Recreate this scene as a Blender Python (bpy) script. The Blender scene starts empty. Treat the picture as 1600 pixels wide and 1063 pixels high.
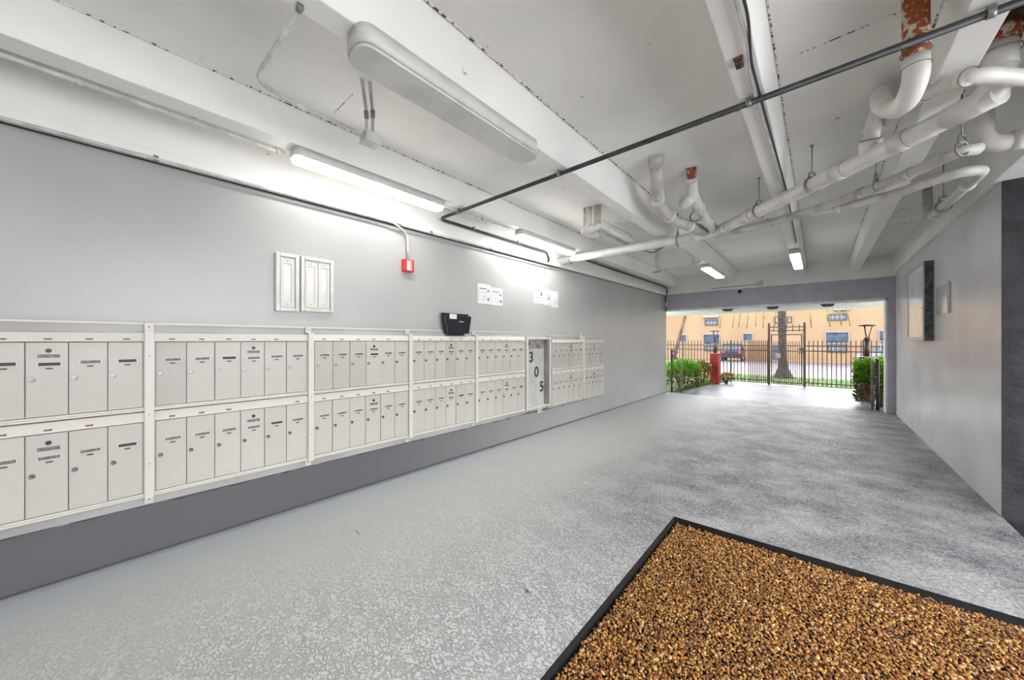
import bpy, bmesh, math, random
import numpy as np
from mathutils import Vector, Matrix
random.seed(7)
C = bpy.context.scene.collection
PI = math.pi

# ---------------------------------------------------------------- camera
F, EYE = 550.0, 1.4                       # focal length in pixels of the 1600 px frame, eye height
TH = math.atan(480 / F); CT, ST = math.cos(TH), math.sin(TH)
cam = bpy.data.cameras.new('camera'); cam.sensor_width = 36; cam.lens = F / 1600 * 36
cam.clip_start = .02; cam.clip_end = 300
co = bpy.data.objects.new('camera', cam); C.objects.link(co)
co.location = (0, 0, EYE); co.rotation_euler = (PI / 2, 0, TH)
bpy.context.scene.camera = co
vs = bpy.context.scene.view_settings
vs.view_transform = 'Standard'; vs.look = 'None'; vs.gamma = 1; vs.use_curve_mapping = False
vs.exposure = 0.6

# ---------------------------------------------------------------- world: bright overcast sky
SKY = 4.3
TUBE = 16.0
w = bpy.data.worlds.new('sky'); bpy.context.scene.world = w; w.use_nodes = True
nt = w.node_tree; bg = nt.nodes['Background']
tc = nt.nodes.new('ShaderNodeTexCoord'); nz = nt.nodes.new('ShaderNodeTexNoise'); nz.inputs['Scale'].default_value = 2.2
nz.inputs['Detail'].default_value = 5
cr = nt.nodes.new('ShaderNodeValToRGB')
cr.color_ramp.elements[0].position = .3; cr.color_ramp.elements[0].color = (.90, .93, 1, 1)
cr.color_ramp.elements[1].position = .7; cr.color_ramp.elements[1].color = (1, .99, 1, 1)
nt.links.new(tc.outputs['Generated'], nz.inputs['Vector']); nt.links.new(nz.outputs['Fac'], cr.inputs['Fac'])
nt.links.new(cr.outputs['Color'], bg.inputs['Color']); bg.inputs['Strength'].default_value = SKY

# very soft, wide sun added beyond the gate to brighten the far end
sd = bpy.data.lights.new('fill_sun', 'SUN'); sd.energy = 2.0; sd.angle = math.radians(50); sd.color = (1, .98, 1)
so = bpy.data.objects.new('fill_sun', sd); C.objects.link(so); so.rotation_euler = (math.radians(-62), 0, math.radians(6))


def lin(r, g, b):
    f = lambda v: (v / 255 / 12.92) if v / 255 <= .04045 else ((v / 255 + .055) / 1.055) ** 2.4
    return (f(r), f(g), f(b), 1)


def mat(name, rgb, rough=.5, metal=0., rgb2=None, scale=6., lo=.4, hi=.6, bump=0., bscale=40., bdist=.004,
        emit=0., spec=None, alpha=None, detail=4., trans=0.):
    m = bpy.data.materials.new(name); m.use_nodes = True
    n = m.node_tree.nodes; L = m.node_tree.links; p = n['Principled BSDF']
    p.inputs['Roughness'].default_value = rough; p.inputs['Metallic'].default_value = metal
    if spec is not None: p.inputs['Specular IOR Level'].default_value = spec
    if trans: p.inputs['Transmission Weight'].default_value = trans
    c1 = lin(*rgb); c2 = lin(*(rgb2 or tuple(max(0, v * .93) for v in rgb)))
    t = n.new('ShaderNodeTexCoord')
    a = n.new('ShaderNodeTexNoise'); a.inputs['Scale'].default_value = scale; a.inputs['Detail'].default_value = detail
    r = n.new('ShaderNodeValToRGB'); r.color_ramp.elements[0].position = lo; r.color_ramp.elements[1].position = hi
    r.color_ramp.elements[0].color = c1; r.color_ramp.elements[1].color = c2
    L.new(t.outputs['Object'], a.inputs['Vector']); L.new(a.outputs['Fac'], r.inputs['Fac'])
    L.new(r.outputs['Color'], p.inputs['Base Color'])
    if bump:
        b = n.new('ShaderNodeBump'); b.inputs['Strength'].default_value = bump; b.inputs['Distance'].default_value = bdist
        k = n.new('ShaderNodeTexNoise'); k.inputs['Scale'].default_value = bscale; k.inputs['Detail'].default_value = 5
        L.new(t.outputs['Object'], k.inputs['Vector']); L.new(k.outputs['Fac'], b.inputs['Height'])
        L.new(b.outputs['Normal'], p.inputs['Normal'])
    if emit:
        p.inputs['Emission Color'].default_value = (1, .985, .96, 1); p.inputs['Emission Strength'].default_value = emit
    return m


def flecked(name, rgb, fleck, amount, rough=.55, fscale=9., bump=.25, bscale=22., big=None):
    """painted rough concrete: base paint, broad tone change, small chips where the paint has flaked"""
    m = mat(name, rgb, rough, rgb2=big or tuple(v * .95 for v in rgb), scale=1.3, lo=.35, hi=.7, bump=bump, bscale=bscale, bdist=.006)
    n = m.node_tree.nodes; L = m.node_tree.links; p = n['Principled BSDF']
    src = p.inputs['Base Color'].links[0].from_socket
    t = n.new('ShaderNodeTexCoord'); a = n.new('ShaderNodeTexNoise'); a.inputs['Scale'].default_value = fscale; a.inputs['Detail'].default_value = 7
    a.inputs['Roughness'].default_value = .62
    r = n.new('ShaderNodeValToRGB'); r.color_ramp.elements[0].position = amount; r.color_ramp.elements[1].position = amount + .015
    r.color_ramp.elements[0].color = (0, 0, 0, 1); r.color_ramp.elements[1].color = (1, 1, 1, 1)
    x = n.new('ShaderNodeMix'); x.data_type = 'RGBA'
    L.new(t.outputs['Object'], a.inputs['Vector']); L.new(a.outputs['Fac'], r.inputs['Fac']); L.new(r.outputs['Color'], x.inputs[0])
    L.new(src, x.inputs[6]); x.inputs[7].default_value = lin(*fleck); L.new(x.outputs[2], p.inputs['Base Color'])
    return m


M = {}
M['ceil'] = flecked('ceiling_paint', (244, 243, 238), (170, 166, 158), .69, .6, 7., .35, 16.)
M['joist'] = flecked('joist_paint', (244, 243, 239), (176, 172, 166), .70, .55, 9., .3, 12.)
M['joint'] = mat('joint_crack', (232, 230, 225), .7, rgb2=(70, 66, 60), scale=38, lo=.53, hi=.57, bump=.5, bscale=60)
M['pipe'] = mat('painted_pvc', (228, 227, 221), .35, rgb2=(212, 210, 203), scale=5, bump=.15, bscale=14)
M['pipe_grey'] = mat('worn_painted_pipe', (200, 198, 191), .5, rgb2=(160, 156, 148), scale=9, lo=.45, hi=.75, bump=.3, bscale=25)
M['rust'] = mat('rusted_iron', (205, 196, 182), .8, rgb2=(150, 76, 28), scale=34, lo=.40, hi=.50, bump=.8, bscale=50, bdist=.01)
M['rust_dark'] = mat('dark_rust', (92, 50, 24), .9, rgb2=(34, 24, 18), scale=20, lo=.4, hi=.6, bump=.8, bscale=50, bdist=.01)
M['galv'] = mat('galvanised_conduit', (72, 73, 75), .45, metal=.3, rgb2=(56, 57, 59), scale=9)
M['cond'] = mat('painted_conduit', (212, 211, 207), .45, rgb2=(186, 184, 180), scale=10)
M['rod'] = mat('steel_rod', (150, 148, 145), .4, metal=.6)
M['cable'] = mat('dark_cable', (58, 58, 62), .6)
M['black'] = mat('black_plastic', (20, 20, 26), .35, rgb2=(28, 28, 34))
M['white'] = mat('white_enamel', (210, 210, 205), .4)
M['lens_off'] = mat('unlit_lens', (216, 215, 211), .35)
M['lens_on'] = mat('lit_lens', (255, 253, 248), .5, emit=TUBE)
M['lens_on_far'] = mat('lit_lens_brighter', (255, 253, 248), .5, emit=TUBE * 1.7)  # stronger emission, so the wall beside this lens gets brighter
M['lens_fill'] = mat('fill_lens', (245, 245, 248), .5, emit=7.0)  # glow of the far fixtures raised to brighten the far end
M['box_metal'] = mat('mailbox_paint', (206, 203, 194), .42, rgb2=(208, 205, 197), scale=2.4, lo=.35, hi=.7)
M['door_a'] = mat('mailbox_door_paint', (190, 187, 178), .4, rgb2=(180, 177, 168), scale=3.2, lo=.35, hi=.7, bump=.05, bscale=6)
M['door_b'] = mat('mailbox_door_paint_pale', (194, 191, 182), .4, rgb2=(184, 181, 172), scale=3.2, lo=.35, hi=.7, bump=.05, bscale=6)
M['door_c'] = mat('mailbox_door_paint_shaded', (182, 179, 170), .45, rgb2=(170, 167, 159), scale=3.2, lo=.35, hi=.7, bump=.05, bscale=6)
M['board'] = mat('board_paint', (176, 175, 171), .5, rgb2=(164, 163, 160), scale=2, bump=.1, bscale=30)
M['gap'] = mat('mailbox_inner_shadow_metal', (96, 94, 90), .7)
M['slot'] = mat('slot_shade_grey', (128, 126, 120), .5, rgb2=(96, 94, 90), scale=60)
M['slot_dark'] = mat('slot_dark', (66, 64, 62), .6)
M['steel'] = mat('lock_steel', (140, 138, 134), .3, metal=.8, rgb2=(90, 88, 84), scale=90)
M['tag'] = mat('number_tag_red', (158, 84, 74), .6, rgb2=(96, 66, 62), scale=110, lo=.45, hi=.55)
M['paper'] = mat('notice_paper', (220, 220, 220), .7)
M['ink'] = mat('ink', (96, 96, 98), .8)
M['numerals'] = mat('numeral_paint', (52, 50, 50), .6)
M['alarm'] = mat('alarm_red', (206, 52, 40), .35)
M['glass_pane'] = mat('cover_glass', (226, 228, 232), .08, spec=.9)
M['silver'] = mat('silver_frame', (196, 196, 198), .3, metal=.5)
M['case_side'] = mat('case_side', (92, 92, 94), .4, rgb2=(50, 50, 54), scale=12)
M['acrylic'] = mat('acrylic_sheet', (206, 205, 208), .1, spec=.8)
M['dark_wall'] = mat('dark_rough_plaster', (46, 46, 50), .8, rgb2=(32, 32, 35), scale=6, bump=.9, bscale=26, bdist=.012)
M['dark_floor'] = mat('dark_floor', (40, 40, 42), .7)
M['trimw'] = mat('white_trim', (240, 240, 240), .5)
M['edging'] = mat('black_edging', (8, 7, 7), .95, rgb2=(18, 14, 12), scale=30, bump=.7, bscale=60)
M['soil'] = mat('dark_soil', (38, 24, 14), .9)
M['fence'] = mat('brown_fence_paint', (62, 44, 38), .45, rgb2=(50, 36, 32))
M['rail'] = mat('handrail_paint', (150, 146, 130), .4, rgb2=(110, 106, 94))
M['rail_dark'] = mat('handrail_dark', (50, 50, 48), .5)
M['brick'] = mat('red_block_paint', (138, 26, 26), .6, rgb2=(116, 22, 22), bump=.3, bscale=30)
M['lamp'] = mat('dark_bronze', (66, 54, 44), .45, metal=.3)
M['orange'] = mat('peach_stucco', (140, 118, 90), .8, rgb2=(134, 111, 84), scale=.4, bump=.15, bscale=8)
M['orange_dark'] = mat('ochre_stucco', (124, 96, 66), .8)
M['win'] = mat('window_glass', (40, 50, 64), .5, spec=.2, rgb2=(64, 76, 92), scale=1.5)
M['winframe'] = mat('window_frame', (130, 130, 132), .5)
M['slat'] = mat('louver', (70, 80, 94), .5)
M['awning'] = mat('awning', (120, 122, 132), .6)
M['trunk'] = mat('palm_bark', (62, 52, 45), .9, rgb2=(34, 28, 25), scale=9, bump=1., bscale=14, bdist=.03)
M['trunk2'] = mat('pale_bark', (102, 84, 62), .9, rgb2=(76, 62, 46), scale=6, bump=.6, bscale=14, bdist=.02)
M['frond'] = mat('frond_yellow_green', (128, 114, 46), .6, rgb2=(92, 96, 34))
M['leaf'] = mat('leaf_bright', (138, 190, 34), .5, rgb2=(92, 150, 24), scale=7, lo=.35, hi=.65)
M['leaf_low'] = mat('leaf_dull', (70, 84, 40), .6, rgb2=(96, 72, 44), scale=8, lo=.4, hi=.6)  # duller green and brown, low in the bushes and on the leaning tree
M['croton'] = mat('croton_leaf', (120, 72, 44), .5, rgb2=(150, 138, 62), scale=11, lo=.4, hi=.6)
M['twig'] = mat('twig', (80, 60, 42), .8)
M['lawn'] = mat('lawn', (60, 92, 30), .9, rgb2=(80, 106, 44), scale=3, bump=.5, bscale=40, bdist=.03)
M['blade'] = mat('grass_blade', (64, 98, 28), .7, rgb2=(84, 112, 44), scale=4)
M['suv'] = mat('dark_car_paint', (24, 30, 42), .25)
M['car'] = mat('silver_lilac_paint', (128, 130, 146), .25)
M['tyre'] = mat('tyre', (26, 26, 28), .8)
M['carglass'] = mat('car_glass', (60, 70, 84), .1)
M['redlamp'] = mat('tail_lamp', (190, 40, 40), .3)
M['brown'] = mat('rusty_bracket', (112, 84, 60), .6, rgb2=(70, 52, 38), scale=30)

# left wall: grey paint; shade below the board painted in, fading towards the gate
def paint_wall():
    m = mat('grey_wall_paint', (176, 176, 173), .3, rgb2=(166, 166, 164), scale=1.1, lo=.3, hi=.7, bump=.22, bscale=9, bdist=.006)
    n = m.node_tree.nodes; L = m.node_tree.links; p = n['Principled BSDF']
    src = p.inputs['Base Color'].links[0].from_socket
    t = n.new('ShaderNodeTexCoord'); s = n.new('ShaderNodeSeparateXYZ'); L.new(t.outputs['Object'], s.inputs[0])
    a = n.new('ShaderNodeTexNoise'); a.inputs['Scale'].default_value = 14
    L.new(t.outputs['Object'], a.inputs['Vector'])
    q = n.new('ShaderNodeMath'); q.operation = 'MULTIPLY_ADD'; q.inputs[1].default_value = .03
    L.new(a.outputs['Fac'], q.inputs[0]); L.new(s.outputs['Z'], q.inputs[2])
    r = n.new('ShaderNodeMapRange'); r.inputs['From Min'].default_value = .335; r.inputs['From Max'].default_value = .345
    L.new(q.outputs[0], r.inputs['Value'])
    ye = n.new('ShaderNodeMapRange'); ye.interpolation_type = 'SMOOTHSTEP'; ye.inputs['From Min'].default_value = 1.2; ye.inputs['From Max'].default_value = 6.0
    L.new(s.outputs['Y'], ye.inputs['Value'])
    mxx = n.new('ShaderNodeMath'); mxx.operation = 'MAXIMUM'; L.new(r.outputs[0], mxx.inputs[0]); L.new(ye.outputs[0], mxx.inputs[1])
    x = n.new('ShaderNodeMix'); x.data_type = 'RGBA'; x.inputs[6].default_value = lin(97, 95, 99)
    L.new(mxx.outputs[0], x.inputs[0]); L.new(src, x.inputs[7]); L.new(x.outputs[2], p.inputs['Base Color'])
    return m
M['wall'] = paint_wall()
M['wall_r'] = mat('grey_wall_paint_worn', (222, 221, 223), .27, rgb2=(206, 204, 206), scale=1.6, lo=.35, hi=.7, bump=.2, bscale=7, bdist=.006)
M['lintel'] = mat('violet_grey_paint', (186, 182, 194), .5, rgb2=(178, 174, 186), bump=.15, bscale=10)


def floor_mat():
    m = bpy.data.materials.new('textured_deck_coating'); m.use_nodes = True
    n = m.node_tree.nodes; L = m.node_tree.links; p = n['Principled BSDF']
    t = n.new('ShaderNodeTexCoord')
    dn = n.new('ShaderNodeTexNoise'); dn.inputs['Scale'].default_value = 16; dn.inputs['Detail'].default_value = 3
    L.new(t.outputs['Object'], dn.inputs['Vector'])
    dv = n.new('ShaderNodeMix'); dv.data_type = 'RGBA'; dv.inputs[0].default_value = .05
    L.new(t.outputs['Object'], dv.inputs[6]); L.new(dn.outputs['Color'], dv.inputs[7])
    mp = n.new('ShaderNodeMapping'); mp.inputs['Scale'].default_value = (1, 1.5, 1); mp.inputs['Rotation'].default_value = (0, 0, .5)
    L.new(dv.outputs[2], mp.inputs['Vector'])
    vo = n.new('ShaderNodeTexVoronoi'); vo.feature = 'DISTANCE_TO_EDGE'; vo.inputs['Scale'].default_value = 40
    L.new(mp.outputs[0], vo.inputs['Vector'])
    v = n.new('ShaderNodeTexNoise'); v.inputs['Scale'].default_value = 60; v.inputs['Detail'].default_value = 5; v.inputs['Roughness'].default_value = .7
    L.new(mp.outputs[0], v.inputs['Vector'])
    v2 = n.new('ShaderNodeTexNoise'); v2.inputs['Scale'].default_value = 9; v2.inputs['Detail'].default_value = 3
    L.new(mp.outputs[0], v2.inputs['Vector'])
    m1 = n.new('ShaderNodeMath'); m1.operation = 'MULTIPLY_ADD'; m1.inputs[1].default_value = .55; L.new(vo.outputs['Distance'], m1.inputs[0]); L.new(v.outputs['Fac'], m1.inputs[2])
    m2 = n.new('ShaderNodeMath'); m2.operation = 'MULTIPLY_ADD'; m2.inputs[1].default_value = .22; L.new(v2.outputs['Fac'], m2.inputs[0]); L.new(m1.outputs[0], m2.inputs[2])
    hr = n.new('ShaderNodeValToRGB'); hr.color_ramp.elements[0].position = .56; hr.color_ramp.elements[1].position = .70
    L.new(m2.outputs[0], hr.inputs['Fac'])
    sx = n.new('ShaderNodeSeparateXYZ'); L.new(t.outputs['Object'], sx.inputs[0])
    pm = n.new('ShaderNodeMapRange'); pm.interpolation_type = 'SMOOTHSTEP'; pm.inputs['From Min'].default_value = -2.9; pm.inputs['From Max'].default_value = -1.2
    pm.inputs['To Min'].default_value = .35; pm.inputs['To Max'].default_value = 1.0
    pv = n.new('ShaderNodeMath'); pv.operation = 'MULTIPLY_ADD'; pv.inputs[1].default_value = 1.1; L.new(v2.outputs['Fac'], pv.inputs[0]); L.new(sx.outputs['X'], pv.inputs[2])
    ps = n.new('ShaderNodeMath'); ps.operation = 'SUBTRACT'; ps.inputs[1].default_value = .55; L.new(pv.outputs[0], ps.inputs[0]); L.new(ps.outputs[0], pm.inputs['Value'])
    hx = n.new('ShaderNodeMix'); hx.data_type = 'RGBA'; hx.inputs[6].default_value = (.72, .72, .72, 1)
    L.new(pm.outputs[0], hx.inputs[0]); L.new(hr.outputs['Color'], hx.inputs[7])
    # wear: broad patches, strongest down the walked-on middle
    s = n.new('ShaderNodeSeparateXYZ'); L.new(t.outputs['Object'], s.inputs[0])
    mx = n.new('ShaderNodeMapRange'); mx.inputs['From Min'].default_value = -2.3; mx.inputs['From Max'].default_value = -.9; mx.interpolation_type = 'SMOOTHSTEP'
    L.new(s.outputs['X'], mx.inputs['Value'])
    my = n.new('ShaderNodeMapRange'); my.inputs['From Min'].default_value = .6; my.inputs['From Max'].default_value = 4.2; my.interpolation_type = 'SMOOTHSTEP'
    my.inputs['To Min'].default_value = .12
    L.new(s.outputs['Y'], my.inputs['Value'])
    bn = n.new('ShaderNodeTexNoise'); bn.inputs['Scale'].default_value = 2.4; bn.inputs['Detail'].default_value = 6
    L.new(t.outputs['Object'], bn.inputs['Vector'])
    br = n.new('ShaderNodeMapRange'); br.inputs['From Min'].default_value = .35; br.inputs['From Max'].default_value = .62
    br.inputs['To Min'].default_value = .5
    L.new(bn.outputs['Fac'], br.inputs['Value'])
    w1 = n.new('ShaderNodeMath'); w1.operation = 'MULTIPLY'; L.new(mx.outputs[0], w1.inputs[0]); L.new(my.outputs[0], w1.inputs[1])
    w2 = n.new('ShaderNodeMath'); w2.operation = 'MULTIPLY'; L.new(w1.outputs[0], w2.inputs[0]); L.new(br.outputs[0], w2.inputs[1])
    # colours
    c1 = n.new('ShaderNodeMix'); c1.data_type = 'RGBA'; c1.inputs[6].default_value = lin(196, 197, 194); c1.inputs[7].default_value = lin(126, 126, 129)
    L.new(w2.outputs[0], c1.inputs[0])
    dk = n.new('ShaderNodeMix'); dk.data_type = 'RGBA'; dk.inputs[6].default_value = lin(178, 179, 176); dk.inputs[7].default_value = lin(58, 58, 62)
    L.new(w2.outputs[0], dk.inputs[0])
    c2 = n.new('ShaderNodeMix'); c2.data_type = 'RGBA'
    L.new(hx.outputs[2], c2.inputs[0]); L.new(dk.outputs[2], c2.inputs[6]); L.new(c1.outputs[2], c2.inputs[7])  # light glints on the flakes are mixed into the colour
    # smooth bluish edge band along the left wall
    e = n.new('ShaderNodeMapRange'); e.inputs['From Min'].default_value = -2.75; e.inputs['From Max'].default_value = -3.0
    sh = n.new('ShaderNodeMath'); sh.operation = 'MULTIPLY_ADD'; sh.inputs[1].default_value = -.0235
    L.new(s.outputs['Y'], sh.inputs[0]); L.new(s.outputs['X'], sh.inputs[2])
    en = n.new('ShaderNodeMath'); en.operation = 'MULTIPLY_ADD'; en.inputs[1].default_value = .22; L.new(bn.outputs['Fac'], en.inputs[0]); L.new(sh.outputs[0], en.inputs[2])
    L.new(en.outputs[0], e.inputs['Value'])
    c3 = n.new('ShaderNodeMix'); c3.data_type = 'RGBA'; c3.inputs[7].default_value = lin(182, 187, 191)
    L.new(e.outputs[0], c3.inputs[0]); L.new(c2.outputs[2], c3.inputs[6]); L.new(c3.outputs[2], p.inputs['Base Color'])
    p.inputs['Roughness'].default_value = .5; p.inputs['Specular IOR Level'].default_value = .35
    b = n.new('ShaderNodeBump'); b.inputs['Distance'].default_value = .006
    iv = n.new('ShaderNodeMapRange'); iv.inputs['To Min'].default_value = .8; iv.inputs['To Max'].default_value = .05
    L.new(e.outputs[0], iv.inputs['Value']); L.new(iv.outputs[0], b.inputs['Strength'])
    L.new(hx.outputs[2], b.inputs['Height']); L.new(b.outputs['Normal'], p.inputs['Normal'])
    return m
M['floor'] = floor_mat()
M['walk'] = mat('wet_concrete', (104, 104, 113), .42, rgb2=(82, 82, 92), scale=1.2, lo=.4, hi=.65, spec=.25)
M['street'] = mat('wet_asphalt_pale', (96, 92, 99), .5, rgb2=(86, 82, 88), scale=.6, spec=.25)


# ---------------------------------------------------------------- mesh helpers
def ray(px, py):
    u, v = (px - 800) / F, (531.5 - py) / F
    return (u * CT - ST, u * ST + CT, v)
def at(px, py, z):                       # the point of height z seen at a pixel of the photograph
    r = ray(px, py); t = (z - EYE) / r[2]; return Vector((r[0] * t, r[1] * t, z))
def aty(px, py, y):
    r = ray(px, py); t = y / r[1]; return Vector((r[0] * t, y, EYE + r[2] * t))
def atd(px, py, d):
    r = ray(px, py); return Vector((r[0] * d, r[1] * d, EYE + r[2] * d))


class MB:
    def __init__(s): s.v = []; s.f = []; s.sm = []
    def add(s, v, f, smooth=False):
        o = len(s.v); s.v += [tuple(p) for p in v]; s.f += [tuple(i + o for i in q) for q in f]; s.sm += [smooth] * len(f); return s
    def box(s, x0, x1, y0, y1, z0, z1):
        return s.add([(x0, y0, z0), (x1, y0, z0), (x1, y1, z0), (x0, y1, z0), (x0, y0, z1), (x1, y0, z1), (x1, y1, z1), (x0, y1, z1)],
                     [(0, 3, 2, 1), (4, 5, 6, 7), (0, 1, 5, 4), (1, 2, 6, 5), (2, 3, 7, 6), (3, 0, 4, 7)])
    def prism(s, poly, axis, a, b, smooth=False):
        n = len(poly); vs = []
        for t in (a, b):
            for (p, q) in poly:
                vs.append({'x': (t, p, q), 'y': (p, t, q), 'z': (p, q, t)}[axis])
        fs = [tuple(range(n)), tuple(reversed(range(n, 2 * n)))]
        o = len(s.v); s.add(vs, fs); s.add([], [])
        side = [(i + o, i + n + o, (i + 1) % n + n + o, (i + 1) % n + o) for i in range(n)]
        s.f += side; s.sm += [smooth] * n
        return s
    def tube(s, pts, r, seg=14, cap=True, smooth=True):
        pts = [Vector(p) for p in pts]; rs = r if isinstance(r, (list, tuple)) else [r] * len(pts)
        up = None; vs = []
        for i, p in enumerate(pts):
            d = (pts[min(i + 1, len(pts) - 1)] - pts[max(i - 1, 0)]).normalized()
            if up is None:
                up = Vector((0, 0, 1)) if abs(d.z) < .9 else Vector((1, 0, 0))
            up = (up - d * up.dot(d)).normalized(); sd = d.cross(up)
            for k in range(seg):
                a = 2 * PI * k / seg; vs.append(p + (up * math.cos(a) + sd * math.sin(a)) * rs[i])
        n = len(pts)
        s.add(vs, [(i * seg + k, i * seg + (k + 1) % seg, (i + 1) * seg + (k + 1) % seg, (i + 1) * seg + k) for i in range(n - 1) for k in range(seg)], smooth)
        if cap:
            o = len(s.v) - n * seg
            s.f += [tuple(o + k for k in reversed(range(seg))), tuple(o + (n - 1) * seg + k for k in range(seg))]; s.sm += [False] * 2
        return s
    def ring(s, c, axis, R, r, seg=20, k=6, arc=(0, 2 * PI)):
        axis = Vector(axis).normalized(); a = axis.orthogonal().normalized(); b = axis.cross(a); c = Vector(c)
        full = abs(arc[1] - arc[0] - 2 * PI) < 1e-6
        pts = [c + (a * math.cos(t) + b * math.sin(t)) * R for t in [arc[0] + (arc[1] - arc[0]) * i / seg for i in range(seg + 1)]]
        return s.tube(pts, r, k, not full)
    def build(s, name, m, parent=None, bevel=0., loc=None, rz=0.):
        me = bpy.data.meshes.new(name); me.from_pydata(s.v, [], s.f); me.polygons.foreach_set('use_smooth', s.sm)
        bm = bmesh.new(); bm.from_mesh(me)
        if bevel: bmesh.ops.bevel(bm, geom=bm.edges[:], offset=bevel, segments=2, affect='EDGES', profile=.5, clamp_overlap=True)
        bmesh.ops.recalc_face_normals(bm, faces=bm.faces[:]); bm.to_mesh(me); bm.free()
        me.materials.append(m); o = bpy.data.objects.new(name, me); C.objects.link(o)
        if parent: o.parent = parent
        if loc is not None: o.location = loc; o.rotation_euler.z = rz
        return o


def B(*a): return MB().box(*a)
def fillet(pts, r, n=6):
    pts = [Vector(p) for p in pts]; out = [pts[0]]
    for i in range(1, len(pts) - 1):
        a, b, c = pts[i - 1], pts[i], pts[i + 1]
        k = min(r, (a - b).length * .45, (c - b).length * .45)
        p, q = b + (a - b).normalized() * k, b + (c - b).normalized() * k
        out += [p.lerp(b, t).lerp(b.lerp(q, t), t) for t in [j / n for j in range(n + 1)]]
    return out + [pts[-1]]
def tag(o, label, cat, group=None, kind=None):
    o['label'] = label; o['category'] = cat
    if group: o['group'] = group
    if kind: o['kind'] = kind
    return o
def thing(name, label, cat, loc=(0, 0, 0), rz=0., group=None):
    o = bpy.data.objects.new(name, None); C.objects.link(o); o.location = loc; o.rotation_euler.z = rz; o.empty_display_size = .1
    return tag(o, label, cat, group)
def struct(name, mb, m, bevel=0., **k):
    o = mb.build(name, m, None, bevel, **k); o['kind'] = 'structure'; return o
WA = .0235
def wx(s, out=0.): return -3.31 + out + WA * s
def wroot(name, label, cat, s, out=0., z=0., group=None):   # a thing on the left wall: local x out of the wall, y along it
    return thing(name, label, cat, (wx(s, out), s, z), -WA, group)

# ---------------------------------------------------------------- structure
PL, PR, PF0, PF1, PN = -.865, .95, 2.945, 3.023, .15      # gravel bed corners
fl = MB()
def slab(poly, z0=-.15, z1=0.):
    fl.prism(poly, 'z', z0, z1)
def strip_floor(poly):
    slab(poly)
strip_floor([(wx(-3.5) - .1, -3.5), (PL, -3.5), (PL, PF0), (PL, 9.85), (wx(9.85) - .1, 9.85)])
strip_floor([(PL, PF0), (PR, PF1), (1.09, PF1 + .006), (1.09, 9.85), (PL, 9.85)])
strip_floor([(PR, PN), (1.09, PN), (1.09, PF1 + .006), (PR, PF1)])
strip_floor([(PL, -3.5), (1.09, -3.5), (1.09, PN), (PL, PN)])
struct('floor', fl, M['floor'])
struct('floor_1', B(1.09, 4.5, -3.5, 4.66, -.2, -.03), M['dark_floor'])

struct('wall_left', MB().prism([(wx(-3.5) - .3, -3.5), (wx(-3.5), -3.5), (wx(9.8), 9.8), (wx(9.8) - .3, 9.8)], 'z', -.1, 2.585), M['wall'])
lb = MB().prism([(wx(-3.5) - .3, -3.5), (wx(-3.5, .045), -3.5), (wx(9.8, .045), 9.8), (wx(9.8) - .3, 9.8)], 'z', 2.60, 3.03)
struct('trim_1', lb, M['joist'])
struct('trim_2', MB().prism([(wx(-3.5) - .1, -3.5), (wx(-3.5, .075), -3.5), (wx(9.7, .075), 9.7), (wx(9.7) - .1, 9.7)], 'z', 2.575, 2.63), M['joist'], bevel=.006)
struct('wall_right', B(1.09, 1.4, 4.66, 9.95, -.1, 2.66), M['wall_r'], bevel=.004)
struct('sky_block_back', B(-3.9, 1.3, -3.7, -3.5, -.2, 3.25), M['wall_r'])  # unseen wall added to cut the sky light from behind
struct('sky_block_right', B(1.301, 1.5, -3.5, -1.3, -.2, 3.25), M['wall_r'])  # unseen wall added to cut sky light coming in from the right
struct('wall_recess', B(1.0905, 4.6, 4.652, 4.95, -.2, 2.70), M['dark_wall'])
struct('trim_3', B(1.045, 1.3, -3.5, 9.8, 2.66, 3.03), M['joist'], bevel=.006)
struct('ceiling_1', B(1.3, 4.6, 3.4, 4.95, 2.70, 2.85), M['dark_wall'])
struct('ceiling', B(-3.7, 1.3, -3.5, 10.1, 3.01, 3.25), M['ceil'])
for k, (a, b, c, d) in enumerate([(-2.90, -2.75, -2.94, -2.725), (-1.635, -1.515, -1.67, -1.405), (-.35, -.225, -.39, -.19), (.46, .60, .445, .615)]):
    o = struct('ceiling_joist', MB().prism([(a, 2.77), (b, 2.77), (d, 3.02), (c, 3.02)], 'y', -3.5, 9.65), M['joist'], bevel=.006)
    cj = MB()
    for xx in (c - .004, d + .004):
        cj.box(xx - .0035, xx + .0035, -3.5, 9.6, 3.004, 3.0115)
    struct('trim_%d' % (4 + k), cj, M['joint'])
# faint cross joints of the slab forms
gj = MB()
for y, x0, x1 in ((2.9, -1.35, -.4), (5.75, -1.35, -.4), (5.9, -.15, .4), (3.3, .65, 1.0), (7.2, .65, 1.0), (2.55, -.15, .42), (1.05, -2.6, -2.3), (4.6, -2.7, -1.7), (6.4, .65, 1.03)):
    gj.box(x0, x1, y - .002, y + .002, 3.006, 3.0115)
struct('trim_8', gj, M['joint'])
struct('wall_end', B(-3.7, 1.35, 9.65, 9.9, 2.60, 3.03), M['joist'], bevel=.004)
struct('lintel', B(-3.2, 1.12, 9.78, 9.98, 2.20, 2.615), M['lintel'])
struct('trim_9', B(-3.1, .975, 9.765, 9.99, 2.165, 2.203), M['trimw'])
struct('door_jamb', B(.975, 1.10, 9.78, 10.0, -.1, 2.21), M['lintel'])
struct('trim_10', B(.952, .978, 9.765, 10.0, -.1, 2.203), M['trimw'])
struct('ceiling_2', B(-6.5, 2.5, 9.98, 12.0, 2.185, 2.4), M['trimw'])
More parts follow.
